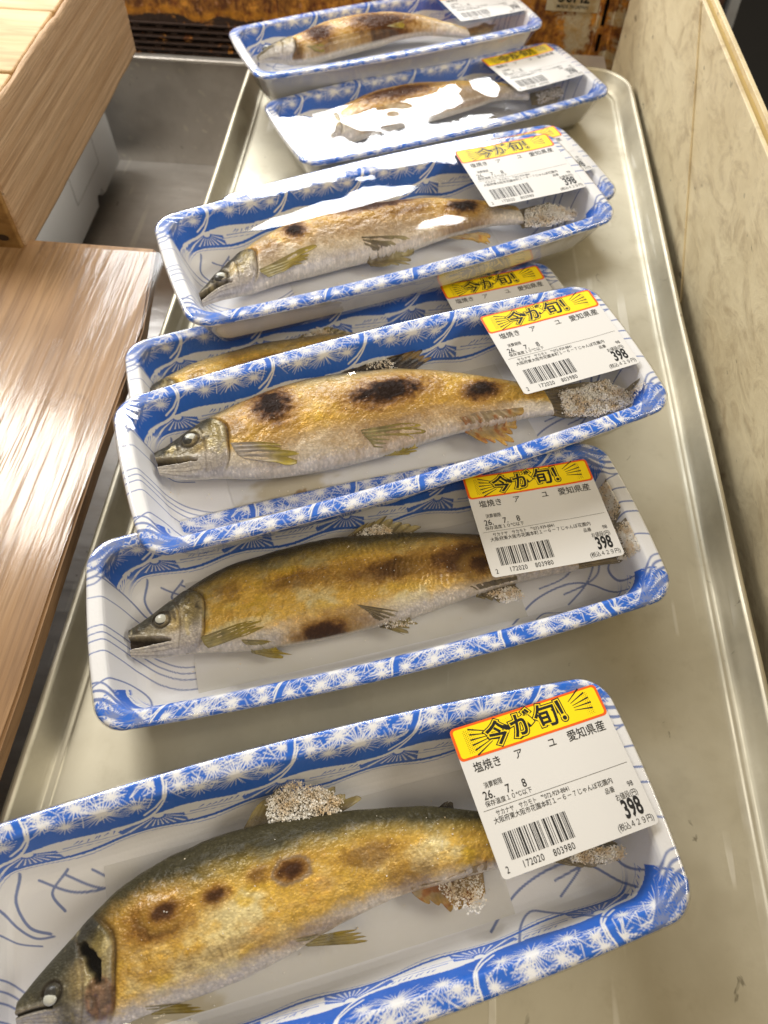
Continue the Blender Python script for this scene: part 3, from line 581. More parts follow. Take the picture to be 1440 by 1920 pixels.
def wall_z(x, y):
    """inner surface height of the tray at plan position"""
    x = np.asarray(x, float); y = np.asarray(y, float)
    Yb = B + DL * (1 - (x / A) ** 2); Xb = A + DS * (1 - (y / B) ** 2)
    d1 = Yb - np.abs(y); d2 = Xb - np.abs(x)
    k = 6.0; m1 = np.clip(26 - d1, 0, 99); m2 = np.clip(26 - d2, 0, 99)
    d = 26 - (m1 ** 3 + m2 ** 3 + 1e-9) ** (1 / 3)
    return np.interp(d, wt, wz)

BLUE = np.array([.006, .14, .66]); WHITE = np.array([.88, .88, .89]); DBLUE = np.array([.006, .08, .46])
RS = 0.16                                                # print raster, mm per cell

def seg_draw(img, s0, t0, s1, t1, w0, w1, val=1.0):
    lo_s = int((min(s0, s1) - 1.5) / RS); hi_s = int((max(s0, s1) + 1.5) / RS) + 1
    lo_t = int((min(t0, t1) - 1.5) / RS); hi_t = int((max(t0, t1) + 1.5) / RS) + 1
    lo_s = max(lo_s, 0); lo_t = max(lo_t, 0); hi_s = min(hi_s, img.shape[0]); hi_t = min(hi_t, img.shape[1])
    if hi_s <= lo_s or hi_t <= lo_t: return
    X_, Y_ = np.meshgrid((np.arange(lo_s, hi_s) + .5) * RS, (np.arange(lo_t, hi_t) + .5) * RS, indexing='ij')
    dx, dy = s1 - s0, t1 - t0; L2 = dx * dx + dy * dy + 1e-9
    u = np.clip(((X_ - s0) * dx + (Y_ - t0) * dy) / L2, 0, 1)
    d = np.hypot(X_ - s0 - u * dx, Y_ - t0 - u * dy)
    m = np.clip(((w0 + (w1 - w0) * u) / 2 - d) / RS + .5, 0, 1)
    sub = img[lo_s:hi_s, lo_t:hi_t]
    sub[:] = sub * (1 - m) + val * m
def poly_draw(img, pts, w0, w1=None, val=1.0):
    w1 = w0 if w1 is None else w1; n_ = len(pts) - 1
    for k in range(n_):
        a_ = w0 + (w1 - w0) * k / n_; b_ = w0 + (w1 - w0) * (k + 1) / n_
        seg_draw(img, *pts[k], *pts[k + 1], a_, b_, val)

def side_print(seed, P=48.0, flip=False):
    """0 = blue, 1 = white, raster over s (along the side) and t (arc from the outer edge)"""
    r = random.Random(seed); LS = 2 * A + 60; LT = 38.0
    ns, nt = int(LS / RS), int(LT / RS)
    s = (np.arange(ns) + .5) * RS; t = (np.arange(nt) + .5) * RS
    S_, T_ = np.meshgrid(s, t, indexing='ij')
    cell = np.floor((S_ + 10) / P); q = (S_ + 10) / P - cell
    # lower edge of the blue band: every cell plunges from its left end and rises slowly to the right
    tb = 20.5 - 15.5 * np.clip(1 - q / .42, 0, 1) ** 2.6 - 3.0 * sstep(.45, 1.0, q)
    tprev = 20.5 - 3.0 * sstep(.45, 1.0, q + 1) - 7.0 * np.clip(q / .42, 0, 1) ** 1.0 * 0 - 1.0
    band = np.maximum(tb, 17.5 + 3.2 * sstep(.0, .30, q) * 0 - q * 0) if False else np.maximum(tb, np.where(q < .30, 17.5 + 4 * q, 0))
    img = np.ones_like(S_)
    img[T_ < band] = 0.0
    # white line where a cell overlaps the one before
    line = np.abs(T_ - tb) < (.60 + .2 * q); img[line & (q < .55)] = 1.0
    # below the band: fans and thin outline
    low = 27.5 + 1.6 * np.sin((S_ + 10) / P * 2 * math.pi + 2.4)
    img[(np.abs(T_ - low) < .75)] = 0.0
    img[(np.abs(T_ - low - 1.9) < .16)] = 0.25
    fanc = (cell + .18) * P - 10; ft = 19.2
    dxs = S_ - fanc; dts = T_ - ft; ang = np.degrees(np.arctan2(dts, dxs)); rad = np.hypot(dxs, dts)
    fan = (ang > 12) & (ang < 165) & (rad > 2.0) & (T_ < low) & (T_ > band + .9) & (rad < 17)
    rays = (np.abs(((ang / 15.5) % 1) - .5) < .15) & (rad > 3.0)
    img[fan & ~rays] = 0.05
    for c in range(-1, int(LS / P) + 2):
        x0 = c * P - 10
        # feather strokes in the white field
        for k in range(9):
            xx = x0 + P * (.46 + .045 * k) + r.uniform(-.6, .6); yy = 22.0 + r.uniform(-.4, .5) - k * .12
            seg_draw(img, xx, yy, xx + r.uniform(1.0, 2.6), yy + r.uniform(.8, 2.0), .55, .12, 0.0)
        seg_draw(img, x0 + P * .45, 24.9, x0 + P * .95, 22.8, .15, .5, 0.1)
        seg_draw(img, x0 + P * .62, 25.9, x0 + P * 1.12, 23.6, .15, .35, 0.1)
        # stars
        stars = [(.50, 9.2, 11.0, 30, 1.9), (.27, 11.0, 6.4, 20, .9), (.80, 10.0, 6.6, 20, 1.0), (.40, 4.6, 6, 18, .7), (.66, 5.0, 6, 18, .7), (.92, 7.0, 5, 16, .6), (.12, 4.2, 5.5, 16, .7), (.93, 3.6, 6.0, 16, .7), (.67, 2.4, 5.0, 14, .6), (.36, 2.6, 5.0, 14, .6)]
        for (qq, tt, R, nr, hub) in stars:
            cx = x0 + qq * P + r.uniform(-1.2, 1.2); ph = r.uniform(0, 6.28)
            for k in range(nr):
                th = ph + 2 * math.pi * (k + r.uniform(-.25, .25)) / nr
                L = R * r.uniform(.5, 1.0)
                ex, ey = cx + L * math.cos(th) * 1.15, tt + L * math.sin(th) * .9
                ey = min(ey, 14.0 + 1.4 * r.random())
                seg_draw(img, cx, tt, ex, ey, .46, .12, 1.0)
            seg_draw(img, cx - .01, tt, cx + .01, tt, hub * 1.2, hub * 1.2, 1.0)
        # crosshatched chords
        for k in range(42):
            cx = x0 + r.uniform(.06, .98) * P; tt = r.uniform(.8, 10.5); th = r.choice([.5, -.5, 1.05, -1.05, .15, -.2]) + r.uniform(-.2, .2); L = r.uniform(2, 6.5)
            seg_draw(img, cx - L * math.cos(th), max(tt - L * math.sin(th), .4), cx + L * math.cos(th), min(tt + L * math.sin(th), 13.5), .12, .36, 1.0)
        # a solid blue gap beside each cell edge
        pts = [(x0 + P * .012, 2), (x0 + P * .03, 6), (x0 + P * .075, 10), (x0 + P * .16, 14), (x0 + P * .27, 17.0)]
        poly_draw(img, [(a_ + 1.7, b_ + .1) for a_, b_ in pts], 2.6, 1.6, 0.0)
        poly_draw(img, pts, .7, .9, 1.0)
    # worn blue, pale outer edge
    edge = .55 + .35 * vnoise(S_ / 1.3, S_ * 0, seed)
    img[T_ < edge] = 1.0
    return img
RAS_A = side_print(11); RAS_B = side_print(23)

def bil(img, s, t):
    i = np.clip(s / RS - .5, 0, img.shape[0] - 1.001); j = np.clip(t / RS - .5, 0, img.shape[1] - 1.001)
    i0 = i.astype(int); j0 = j.astype(int); fi = i - i0; fj = j - j0
    return (img[i0, j0] * (1 - fi) * (1 - fj) + img[i0 + 1, j0] * fi * (1 - fj) + img[i0, j0 + 1] * (1 - fi) * fj + img[i0 + 1, j0 + 1] * fi * fj)

# thin current lines across the ends and floor, drawn in plan
PX, PY = 130.0, 55.0
plan = np.zeros((int(2 * PX / RS), int(2 * PY / RS)))
def pl(pts, w, val=1.0):
    # smooth polyline through the points
    pts = np.array(pts, float); n_ = len(pts); out = []
    for k in range(n_ - 1):
        p0 = pts[max(k - 1, 0)]; p1 = pts[k]; p2 = pts[k + 1]; p3 = pts[min(k + 2, n_ - 1)]
        for u in np.linspace(0, 1, 9)[:-1]:
            out.append(.5 * ((2 * p1) + (p2 - p0) * u + (2 * p0 - 5 * p1 + 4 * p2 - p3) * u * u + (3 * p1 - p0 - 3 * p2 + p3) * u ** 3))
    out.append(pts[-1]); poly_draw(plan, [(p[0] + PX, p[1] + PY) for p in out], w, w, val)
for k, dy in enumerate((0, -3.2, -6.4, -11.5)):
    pl([(-123, 2 + dy), (-116, 2.5 + dy), (-108, -1 + dy * 1.05), (-100, -8 + dy), (-90, -13.5 + dy * .9), (-76, -14 + dy * .85), (-60, -8 + dy * .7), (-50, 0 + dy * .4)], .55)
pl([(-123, -24), (-112, -20), (-106, -24), (-103, -33), (-100, -38)], .7)
pl([(-122, 16), (-112, 15), (-104, 9), (-96, 6)], .5); pl([(-119, 26), (-110, 22), (-104, 14), (-98, 9), (-92, 8)], .7)
pl([(-101, 30), (-104, 22), (-100, 13), (-93, 9)], .9); pl([(-86, 28), (-92, 22), (-88, 15)], .9)
for k in range(4): pl([(-96 + k * 9, 27 - k * .5), (-84 + k * 9, 20 - k), (-70 + k * 9, 19 - k), (-58 + k * 9, 23)], .8)
for k, dx in enumerate((0, 5.5)):
    pl([(123, 6 - dx), (114, 7 - dx), (108, 2 - dx), (104, -8 - dx), (96, -18), (84, -26 + dx)], .8)
pl([(123, 14), (112, 14), (105, 8), (100, -2), (88, -12), (74, -15)], .7)
pl([(122, 22), (112, 20), (104, 22), (98, 14)], .6); pl([(108, -30), (100, -20), (88, -16), (70, -20), (55, -30)], .9)
pl([(123, -12), (114, -10), (108, -14), (110, -24), (118, -28)], .7); pl([(60, -36), (70, -28), (78, -30), (92, -36)], .7)
# blue corner feathers on the short ends
def feather(cx, cy, sx, sy):
    for k, (w, off) in enumerate(((2.6, 0), (1.5, 3.4), (1.1, 5.8), (.8, 8.0))):
        pl([(cx, cy - sy * (8 + off * 1.5)), (cx - sx * 5, cy - sy * (6.5 + off * 1.5)), (cx - sx * 12, cy - sy * (2 + off * .8)), (cx - sx * 22, cy + sy * (3.5 + k * .3))], w)
feather(122, 42, 1, 1); feather(122, -42, 1, -1); feather(-122, 42, -1, 1); feather(-122, -42, -1, -1)

def tray_mesh():
    n1, nc, n2 = 660, 46, 170
    # dense parameter along the wall
    ts = np.interp(np.arange(0, ws[-1], .36), ws, wt); zs = np.interp(np.arange(0, ws[-1], .36), ws, wz)
    ss = np.arange(0, ws[-1], .36)
    rings = [np.c_[outline(t, n1, nc, n2), np.full(2 * (n1 + n2) + 4 * nc, z)] for t, z in zip(ts, zs)]
    arc = list(ss)
    base = rings[-1]; med = np.c_[np.clip(base[:, 0], -(A - B), A - B), base[:, 1] * 0, base[:, 2]]
    nf = 58
    for k in range(1, nf + 1):
        u = k / nf; rings.append(base * (1 - u) + med * u); arc.append(99)
    nr = len(rings); npt = len(base)
    V = np.stack(rings, 1).reshape(-1, 3)
    F = grid_faces(npt, nr, True)
    sarc = np.tile(np.array(arc), npt)
    # colour
    x, y, z = V.T
    col = np.tile(WHITE, (len(V), 1))
    pi = np.clip((x + PX), 0, 2 * PX - 1); pj = np.clip(y + PY, 0, 2 * PY - 1)
    pm = bil(plan, pi, pj)
    endm = sstep(-125, -60, -np.abs(x)) * 0 + 1
    col = mixc(col, np.array([.05, .12, .40]), pm * .82)
    # print of the two long sides, fading out past the corners
    idx = np.repeat(np.arange(npt), nr)
    for (lo, hi, ras, flip) in ((0, n1 + nc, RAS_A, 1), (n1 + nc + n2, 2 * n1 + 2 * nc + n2 + nc, RAS_B, -1)):
        pass
    on_bottom = (idx < n1 + nc) | (idx >= npt - nc)
    on_top = (idx >= n1 + nc + n2) & (idx < 2 * n1 + 3 * nc + n2)
    # running length along the side, including the corner arcs
    s_run = np.zeros(npt); out0 = rings[0][:, :2]
    step = np.hypot(*(np.roll(out0, -1, 0) - out0).T)
    cum = np.r_[0, np.cumsum(step)[:-1]]
    sb = cum + 30; sb[npt - nc:] = (cum[npt - nc:] - (cum[-1] + step[-1])) + 30
    i0 = n1 + nc + n2
    st = cum - cum[i0] + 8
    for msk, run, ras in ((on_bottom, sb, RAS_A), (on_top, st, RAS_B)):
        sr = np.repeat(run, nr)[msk]
        w = bil(ras, sr, np.minimum(sarc[msk], 37))
        w = np.where(sarc[msk] > 34, 1.0, w)
        # reach of the print past the corner shrinks inwards
        dxc = np.abs(x[msk]); lim = 1 - sstep(.75, .95, np.clip((sarc[msk] - 12) / 14, 0, 1)) * sstep(104, 110, dxc)
        blue = (1 - w) * lim
        wear = .75 + .25 * fbm(x[msk] / 1.2, y[msk] / 1.2, 5, 3)
        c_ = mixc(np.tile(BLUE, (len(w), 1)), DBLUE, .35 * (.5 + .5 * vnoise(x[msk] / 9, y[msk] / 9, 8)))
        c_ = c_ + .05 * (1 - wear)[:, None]
        cm = col[msk]; col[msk] = cm * (1 - blue[:, None]) + c_ * blue[:, None]
    # outside shell
    ext = [(.1, -2.7), (.9, -3.3), (3.2, -3.6), (5.0, -4.6), (6.4, -9), (9.6, -19), (11.6, -24.6), (13.5, -27.2), (16.5, -28.0), (24, -28.0)]
    k1, kc, k2 = 80, 10, 30
    E = [np.c_[outline(t, k1, kc, k2), np.full(2 * (k1 + k2) + 4 * kc, zz)] for t, zz in ext]
    me_ = len(E[0]); eb = E[-1]
    for u in (.33, .66, 1.0):
        E.append(np.c_[eb[:, 0] * (1 - u) + np.clip(eb[:, 0], -(A - B), A - B) * u, eb[:, 1] * (1 - u), eb[:, 2]])
    V2 = np.stack(E, 1).reshape(-1, 3)
    F2 = grid_faces(me_, len(E), True, len(V))[:, ::-1]
    V = np.concatenate([V, V2]); col = np.concatenate([col, np.tile(np.array([.90, .90, .91]), (len(V2), 1))])
    F = np.concatenate([F, F2])
    return mesh_np('foam_tray', V, F, col)
me_tray = tray_mesh()

def film_mesh(seed, lifts=()):
    n1, nc, n2 = 330, 24, 110
    o0 = outline(-.25, n1, nc, n2); npt = len(o0)
    rings = []
    for (t, z) in ((12.2, -27.9), (9.5, -21.5), (6.3, -13.5), (3.4, -6.8), (.4, -2.6), (-.35, -1.6), (-.3, -.6), (.25, .12), (1.2, .42)):
        bead = (.09 * (np.arange(npt) % 2) * (vnoise(o0[:, 0] / 11, o0[:, 1] / 11, seed) > -.25) if -1 < z < .3 else 0)
        rings.append(np.c_[outline(t, n1, nc, n2), np.full(npt, z) - bead])
    base = outline(1.2, n1, nc, n2)
    med = np.c_[np.clip(base[:, 0], -(A - B), A - B), base[:, 1] * 0]
    nf = 46
    for k in range(1, nf + 1):
        u = k / nf; p = base * (1 - u) + med * u
        x, y = p.T; edge = np.clip(u / .18, 0, 1)
        z = .42 + edge * (.22 * vnoise(x / 30, y / 20, seed) + .045 * vnoise(x / 10, y / 14, seed + 3))
        z = z - .5 * sstep(.1, .9, np.full_like(x, u))
        for (qx, qy) in ((A, B), (A, -B), (-A, B), (-A, -B)):
            dr = np.hypot(x - qx, y - qy); an = np.arctan2(y - qy, x - qx)
            z = z + .10 * np.exp(-dr / 14) * np.sin(an * 24 + seed) * edge
        z = z + .018 * np.sin(x * .9 + 1.5 * vnoise(y / 14, x / 40, seed + 8)) * np.clip(1 - u * 2.2, 0, 1) * edge * (vnoise(x / 18, y * 0, seed + 2) > 0)
        for (lx, ly, rx, ry, h) in lifts:
            z = z + h * np.exp(-((x - lx) / rx) ** 2 - ((y - ly) / ry) ** 2) * edge
        rings.append(np.c_[p, z])
    V = np.stack(rings, 1).reshape(-1, 3)
    j = np.arange(len(V)) % len(rings)
    sk = (j > 0) & (j < 5)
    V[:, 0] += sk * .6 * vnoise(V[:, 0] / 7, V[:, 1] / 7 + V[:, 2] / 18, seed + 5)
    V[:, 1] += sk * .7 * vnoise(V[:, 0] / 9 + 5, V[:, 2] / 14, seed + 6)
    return mesh_np('clear_wrap', V, grid_faces(npt, len(rings), True))
def film_z(x, y): return .5

def pad_mesh(x0, x1, seed, stain=None, yfar=30, ynear=-27):
    nx, ny = 220, 110
    gx = np.linspace(x0, x1, nx); gy = np.linspace(ynear, yfar, ny)
    X_, Y_ = np.meshgrid(gx, gy, indexing='ij')
    X_ = X_ + .8 * vnoise(Y_ / 20, X_ / 200, seed) ; Z_ = wall_z(X_, Y_) + .45 + .14 * vnoise(X_ / 8, Y_ / 8, seed)
    col = np.tile(np.array([.87, .87, .87]), (nx * ny, 1))
    x, y = X_.ravel(), Y_.ravel()
    col = mixc(col, (.80, .78, .70), .5 * sstep(.0, .6, fbm(x / 22, y / 14, seed, 3)))
    col = mixc(col, (.78, .75, .65), .6 * sstep(-8, -24, y))
    if stain is not None:
        m = sstep(-.1, .45, fbm(x / 16, y / 10, seed + 4, 4) + 1.0 - ((x - stain[0]) / 42) ** 2 - ((y - stain[1]) / 16) ** 2 - .4)
        col = mixc(col, (.56, .47, .27), .75 * m)
        m2 = sstep(.25, .5, fbm(x / 5, y / 3.5, seed + 6, 4) + .85 - ((x - stain[0]) / 14) ** 2 - ((y - stain[1]) / 5) ** 2 - .5)
        col = mixc(col, (.30, .17, .055), .8 * m2)
    return mesh_np('absorbent_pad', np.stack([X_, Y_, Z_], -1).reshape(-1, 3), grid_faces(nx, ny), col)
# ------------------------------------------------------------------ fish
def smooth(a, n=2):
    a = np.array(a, float)
    for _ in range(n): a[1:-1] = .25 * a[:-2] + .5 * a[1:-1] + .25 * a[2:]
    return a

class Fish:
    def __init__(s, key, seed, thick=11.5):
        D = FISH[key]; s.D = D; b = np.array(D['body'])
        s.x = b[:, 0]; s.yc = smooth(b[:, 1], 2); s.b = smooth(b[:, 2], 1); s.z0 = D['z0']; s.seed = seed
        k_ = .36 if key == 'T1' else .60; s.b[0] = max(s.b[0], k_ * s.b[2]); s.b[1] = max(s.b[1], (k_ + 1.1) / 2.1 * s.b[2]); s.L = s.x[-1] - s.x[0]; s.bm = s.b.max(); s.thick = thick
        s.Lh = {'T1': .178, 'T2': .168}.get(key, .184) * s.L
    def c(s, x):       # half thickness
        u = (x - s.x[0]) / s.L
        base = np.interp(u, [0, .03, .08, .15, .25, .4, .6, .8, .92, 1], [.16, .30, .5, .72, .90, 1, .92, .62, .42, .30])
        return base * s.thick * np.interp(s.bm, [15, 24], [.92, 1.05])
    def top(s, x, y):
        yc = np.interp(x, s.x, s.yc); b = np.interp(x, s.x, s.b); v = np.clip((y - yc) / b, -1, 1)
        return s.z0 + s.c(x) * np.sqrt(1 - v * v)

def make_body(f, style):
    nu, nv = 520, 150
    u = np.linspace(0, 1, nu) ** 1.12; x1 = f.x[0] + u * f.L
    th = np.linspace(-1, 1, nv) * math.pi / 2
    X, TH = np.meshgrid(x1, th, indexing='ij'); Vv = np.sin(TH)
    yc = np.interp(X, f.x, f.yc); b = np.interp(X, f.x, f.b); c = f.c(X)
    # gentle irregular outline
    b = b * (1 + .012 * vnoise(X / 6, np.sign(Vv) * 3.0, f.seed))
    Y = yc + Vv * b; cosv = np.cos(TH) ** .9
    Z = f.z0 + c * cosv
    x, y, v = X, Y, Vv
    dx = x - f.x[0]; Lh = f.Lh
    dz = np.zeros_like(x)
    dz += .55 * fbm(x / 9, y / 6, f.seed, 3) * sstep(Lh * .9, Lh * 1.4, dx) * cosv
    dz += .38 * fbm(x / 4.2, y / 3.0, f.seed + 15, 3) * cosv * sstep(Lh * .9, Lh * 1.2, dx)
    dz += .18 * fbm(x / 1.6, y / 1.3, f.seed + 5, 3) * cosv
    dz += .5 * cosv * fbm(x / 3.1, y / 4.2, f.seed + 41, 3) * sstep(Lh * 1.02, Lh * .8, dx)
    # skin wrinkles where the body bends and dries
    dz += .13 * cosv * sstep(.25, .7, vnoise(x / 20, y / 10, f.seed + 50)) * np.sin((x + 3 * vnoise(y / 5, x / 9, 3)) * 2.4) * sstep(Lh, Lh * 1.3, dx)
    # head: gill cover edge
    xg = Lh * (1.0 - .22 * (v + .05) ** 2 + .015 * np.sin(v * 6)); e = dx - xg
    dz += cosv * (1.15 * np.exp(-((e + 1.6) / 2.4) ** 2) * (e < 0) - 1.25 * np.exp(-((e - .45) / .85) ** 2))
    xp = Lh * (.68 - .10 * (v - .0) ** 2); ep = dx - xp
    dz += cosv * (.45 * np.exp(-((ep + 1) / 1.6) ** 2) - .6 * np.exp(-(ep / .6) ** 2))
    dz += .35 * cosv * vnoise(x / 2.2, y / 2.6, f.seed + 9) * sstep(Lh * 1.0, Lh * .7, dx)
    ex, ey, er = f.D['eye']
    de = np.hypot(x - ex, (y - ey) * 1.05)
    dz += 1.0 * np.exp(-(de / (er * 1.3)) ** 2) - 1.0 * np.exp(-((de - er * 1.12) / (er * .20)) ** 2)
    # mouth: a wedge between the jaws
    vm0 = -.15; Lm = (f.D['mouth'][0] - f.x[0] if 'mouth' in f.D else Lh * .36)
    vend = np.interp(f.x[0] + Lm, f.x, f.yc); vend_v = ((f.D['mouth'][1] - vend) / np.interp(f.x[0] + Lm, f.x, f.b)) if 'mouth' in f.D else -.3
    vend_v = float(np.clip(vend_v, -.6, .25)); vm = vm0 + (vend_v - vm0) * np.clip(dx / Lm, 0, 1)
    gape = style.get('gape', 1.0)
    hw = np.clip(1 - dx / Lm, 0, 1) ** .8 * 2.3 * gape; hw = np.minimum(hw, b * .5)
    dm = (v - vm) * b
    mouth = sstep(.55, -.25, np.abs(dm) - hw) * (dx < Lm * 1.04)
    dz -= mouth * np.minimum(c * 1.3, 4.5)
    lip_u = np.exp(-((dm - hw - 1.0) / .75) ** 2) * sstep(Lm * 1.15, Lm * .9, dx); dz += .75 * lip_u
    lip_l = np.exp(-((dm + hw + 1.0) / .8) ** 2) * sstep(Lm * 1.1, Lm * .8, dx); dz += .5 * lip_l
    hole = np.zeros_like(x)
    if 'gill' in f.D:
        gx, gy = f.D['gill']
        q = np.hypot((x - gx - .4 + (y - gy) * .30 + .035 * (y - gy) ** 2) / 2.5, (y - gy - 1) / 6.0) + .22 * vnoise(x / 1.6, y / 1.6, 4)
        hole = sstep(1.1, .75, q); dz -= hole * 5.5
        q2 = np.hypot((x - gx - 1.5) / 5.0, (y - gy + 9.5) / 6.5); gillm = sstep(1.1, .8, q2); dz += gillm * .6 * vnoise(x / 1.5, y / 2.2, 8)
    Z = Z + dz
    # ---- colour
    s = f.seed
    nz = fbm(x / 14, y / 9, s + 1, 4); n2 = fbm(x / 3.2, y / 2.4, s + 2, 4); n3 = fbm(x / .9, y / .8, s + 3, 2)
    back = np.array(style.get('back', [.075, .060, .026])); gold = np.array(style.get('gold', [.78, .48, .07]))
    silver = np.array([.84, .74, .40]); belly = np.array([.76, .67, .53]); orange = np.array([.72, .36, .04]); amber = np.array([.36, .20, .03])
    col = np.tile(gold, x.shape + (1,))
    col = mixc(col, silver, sstep(-.05, .5, nz + .25 * n2 + .08) * style.get('silver', .62))
    col = mixc(col, orange, sstep(.10, .55, fbm(x / 22, y / 8, s + 7, 4) + .25 * n2) * style.get('orange', .6))
    col = mixc(col, np.array([.74, .47, .03]), sstep(.12, .42, fbm(x / 13, y / 7, s + 21, 4)) * .8)
    bb = style.get('belly', -.45)
    col = mixc(col, belly, sstep(bb + .12, bb - .22, v + .12 * n2))
    bk = style.get('backline', .45)
    olive = back * 1.7 + np.array([.09, .065, .0])
    col = mixc(col, olive, sstep(bk - .42, bk, v + .18 * nz) * .72)
    col = mixc(col, back, sstep(bk - .08, bk + .30, v + .15 * nz))
    col = col * (1 + .18 * n3[..., None] + .13 * n2[..., None])
    # grill marks
    for (sx, sy, rx, ry, k) in sorted(f.D['spots'], key=lambda q_: q_[4]):
        rx = max(rx, .5); ry = max(ry, .5)
        q = np.hypot((x - sx) / (rx * 1.0), (y - sy) / (ry * 1.0)) + .30 * n2 + .12 * n3
        halo = sstep(2.3, .9, q) * min(k, 1)
        col = mixc(col, np.array([.62, .34, .03]), halo * .75)
        col = mixc(col, np.array([.30, .135, .018]), sstep(1.6, .85, q) * min(k, 1) * .9)
        col = mixc(col, np.array([.12, .045, .010]), sstep(1.15, .6, q) * min(k, 1))
        if k > .7:
            ch = sstep(.9, .40, q + .15 * n2) * min((k - .45) * 1.6, 1)
            col = mixc(col, np.array([.050, .020, .009]) if k <= 1 else np.array([.020, .010, .007]), ch)
            Z = Z + (k > 1) * ch * (.5 + .5 * n2)
    # head
    hd = sstep(.4, -.6, e)
    hcol = mixc(np.tile(np.array([.30, .25, .15]), x.shape + (1,)), np.array([.46, .40, .29]), sstep(.0, -.5, v + .2 * n2))
    hcol = mixc(hcol, np.array([.055, .05, .035]), sstep(.12, .5, v + .2 * n2 - .5 * sstep(Lh * .4, 0, dx) * 0))
    hcol = mixc(hcol, np.array([.50, .36, .13]), np.exp(-((dx - Lh * .62) / (Lh * .10)) ** 2) * sstep(.5, .2, np.abs(v + .05)) * .8)
    hcol = mixc(hcol, np.array([.36, .26, .05]), np.exp(-((dx - Lh * .85) / (Lh * .12)) ** 2) * sstep(.6, .2, np.abs(v - .1)) * .6)
    hcol = mixc(hcol, np.array([.56, .50, .45]), sstep(-.25, -.6, v) * .7)
    hcol = mixc(hcol, np.array([.62, .50, .22]), sstep(.25, .5, fbm(x / 4, y / 5, s + 30, 3)) * .6)
    hcol = mixc(hcol, np.array([.07, .055, .035]), sstep(.3, .55, fbm(x / 3.4, y / 4.5, s + 33, 3)) * sstep(-.6, .1, v) * .8)
    hcol = hcol * (1 + .35 * n2[..., None] + .25 * n3[..., None])
    if style.get('darkhead'):
        hcol = mixc(hcol, np.array([.06, .055, .035]), sstep(.80 * Lh, .40 * Lh, dx + v * 2) * .9)
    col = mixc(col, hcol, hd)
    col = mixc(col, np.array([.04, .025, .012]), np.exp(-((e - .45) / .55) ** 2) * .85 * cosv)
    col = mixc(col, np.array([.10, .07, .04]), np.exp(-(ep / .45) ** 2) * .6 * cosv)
    col = mixc(col, np.array([.34, .29, .20]), np.clip(lip_u, 0, 1) * .8 * (1 - .5 * sstep(-.2, .6, np.sin(dm * 6))))
    jaw = sstep(0, -1.2, dm + hw) * sstep(Lm * 1.5, Lm * .7, dx) * (1 - mouth)
    col = mixc(col, np.array([.58, .53, .46]), jaw * .85); col = col * (1 - .35 * (jaw * sstep(.3, .9, np.sin(v * 46 + dx * .25)))[..., None])
    col = mixc(col, np.array([.028, .018, .012]), mouth)
    col = mixc(col, np.array([.05, .04, .03]), np.exp(-((de - er * 1.15) / (er * .28)) ** 2) * .9)
    if 'gill' in f.D:
        col = mixc(col, np.array([.20, .10, .05]) * (1 + .6 * vnoise(x / 1.1, y / 1.5, 8))[..., None], gillm * .85); col = mixc(col, np.array([.006, .004, .003]), hole)
        rim_ = np.exp(-((q - 1.2) / .16) ** 2); col = mixc(col, np.array([.22, .17, .13]), rim_ * .7)
    # salt dust
    sp = (rng.random(x.shape) > .9975) & (dx > Lh)
    # lower half
    thb = np.linspace(1, -1, 40)[1:-1] * math.pi / 2
    Xb, TB = np.meshgrid(x1, thb, indexing='ij')
    Yb = np.interp(Xb, f.x, f.yc) + np.sin(TB) * np.interp(Xb, f.x, f.b)
    Zb = f.z0 - f.c(Xb) * np.cos(TB) ** .6
    Zb = np.maximum(Zb, -25.4)
    V1 = np.stack([X, Y, Z], -1); V2 = np.stack([Xb, Yb, Zb], -1)
    Vall = np.concatenate([V1, V2], 1); nvv = nv + 38
    cb = np.concatenate([col, np.tile(belly * .8, V2.shape[:2] + (1,))], 1)
    i = np.arange(nu - 1); j = np.arange(nvv)
    I, J = np.meshgrid(i, j, indexing='ij'); J2 = (J + 1) % nvv
    F = np.stack([I * nvv + J, (I + 1) * nvv + J, (I + 1) * nvv + J2, I * nvv + J2], -1).reshape(-1, 4)
    Fl = F.tolist(); Fl.append([k for k in range(nvv)]); Fl.append([(nu - 1) * nvv + k for k in range(nvv)][::-1])
    Vf = Vall.reshape(-1, 3)
    return mesh_np('body', Vf, Fl, cb.reshape(-1, 3))

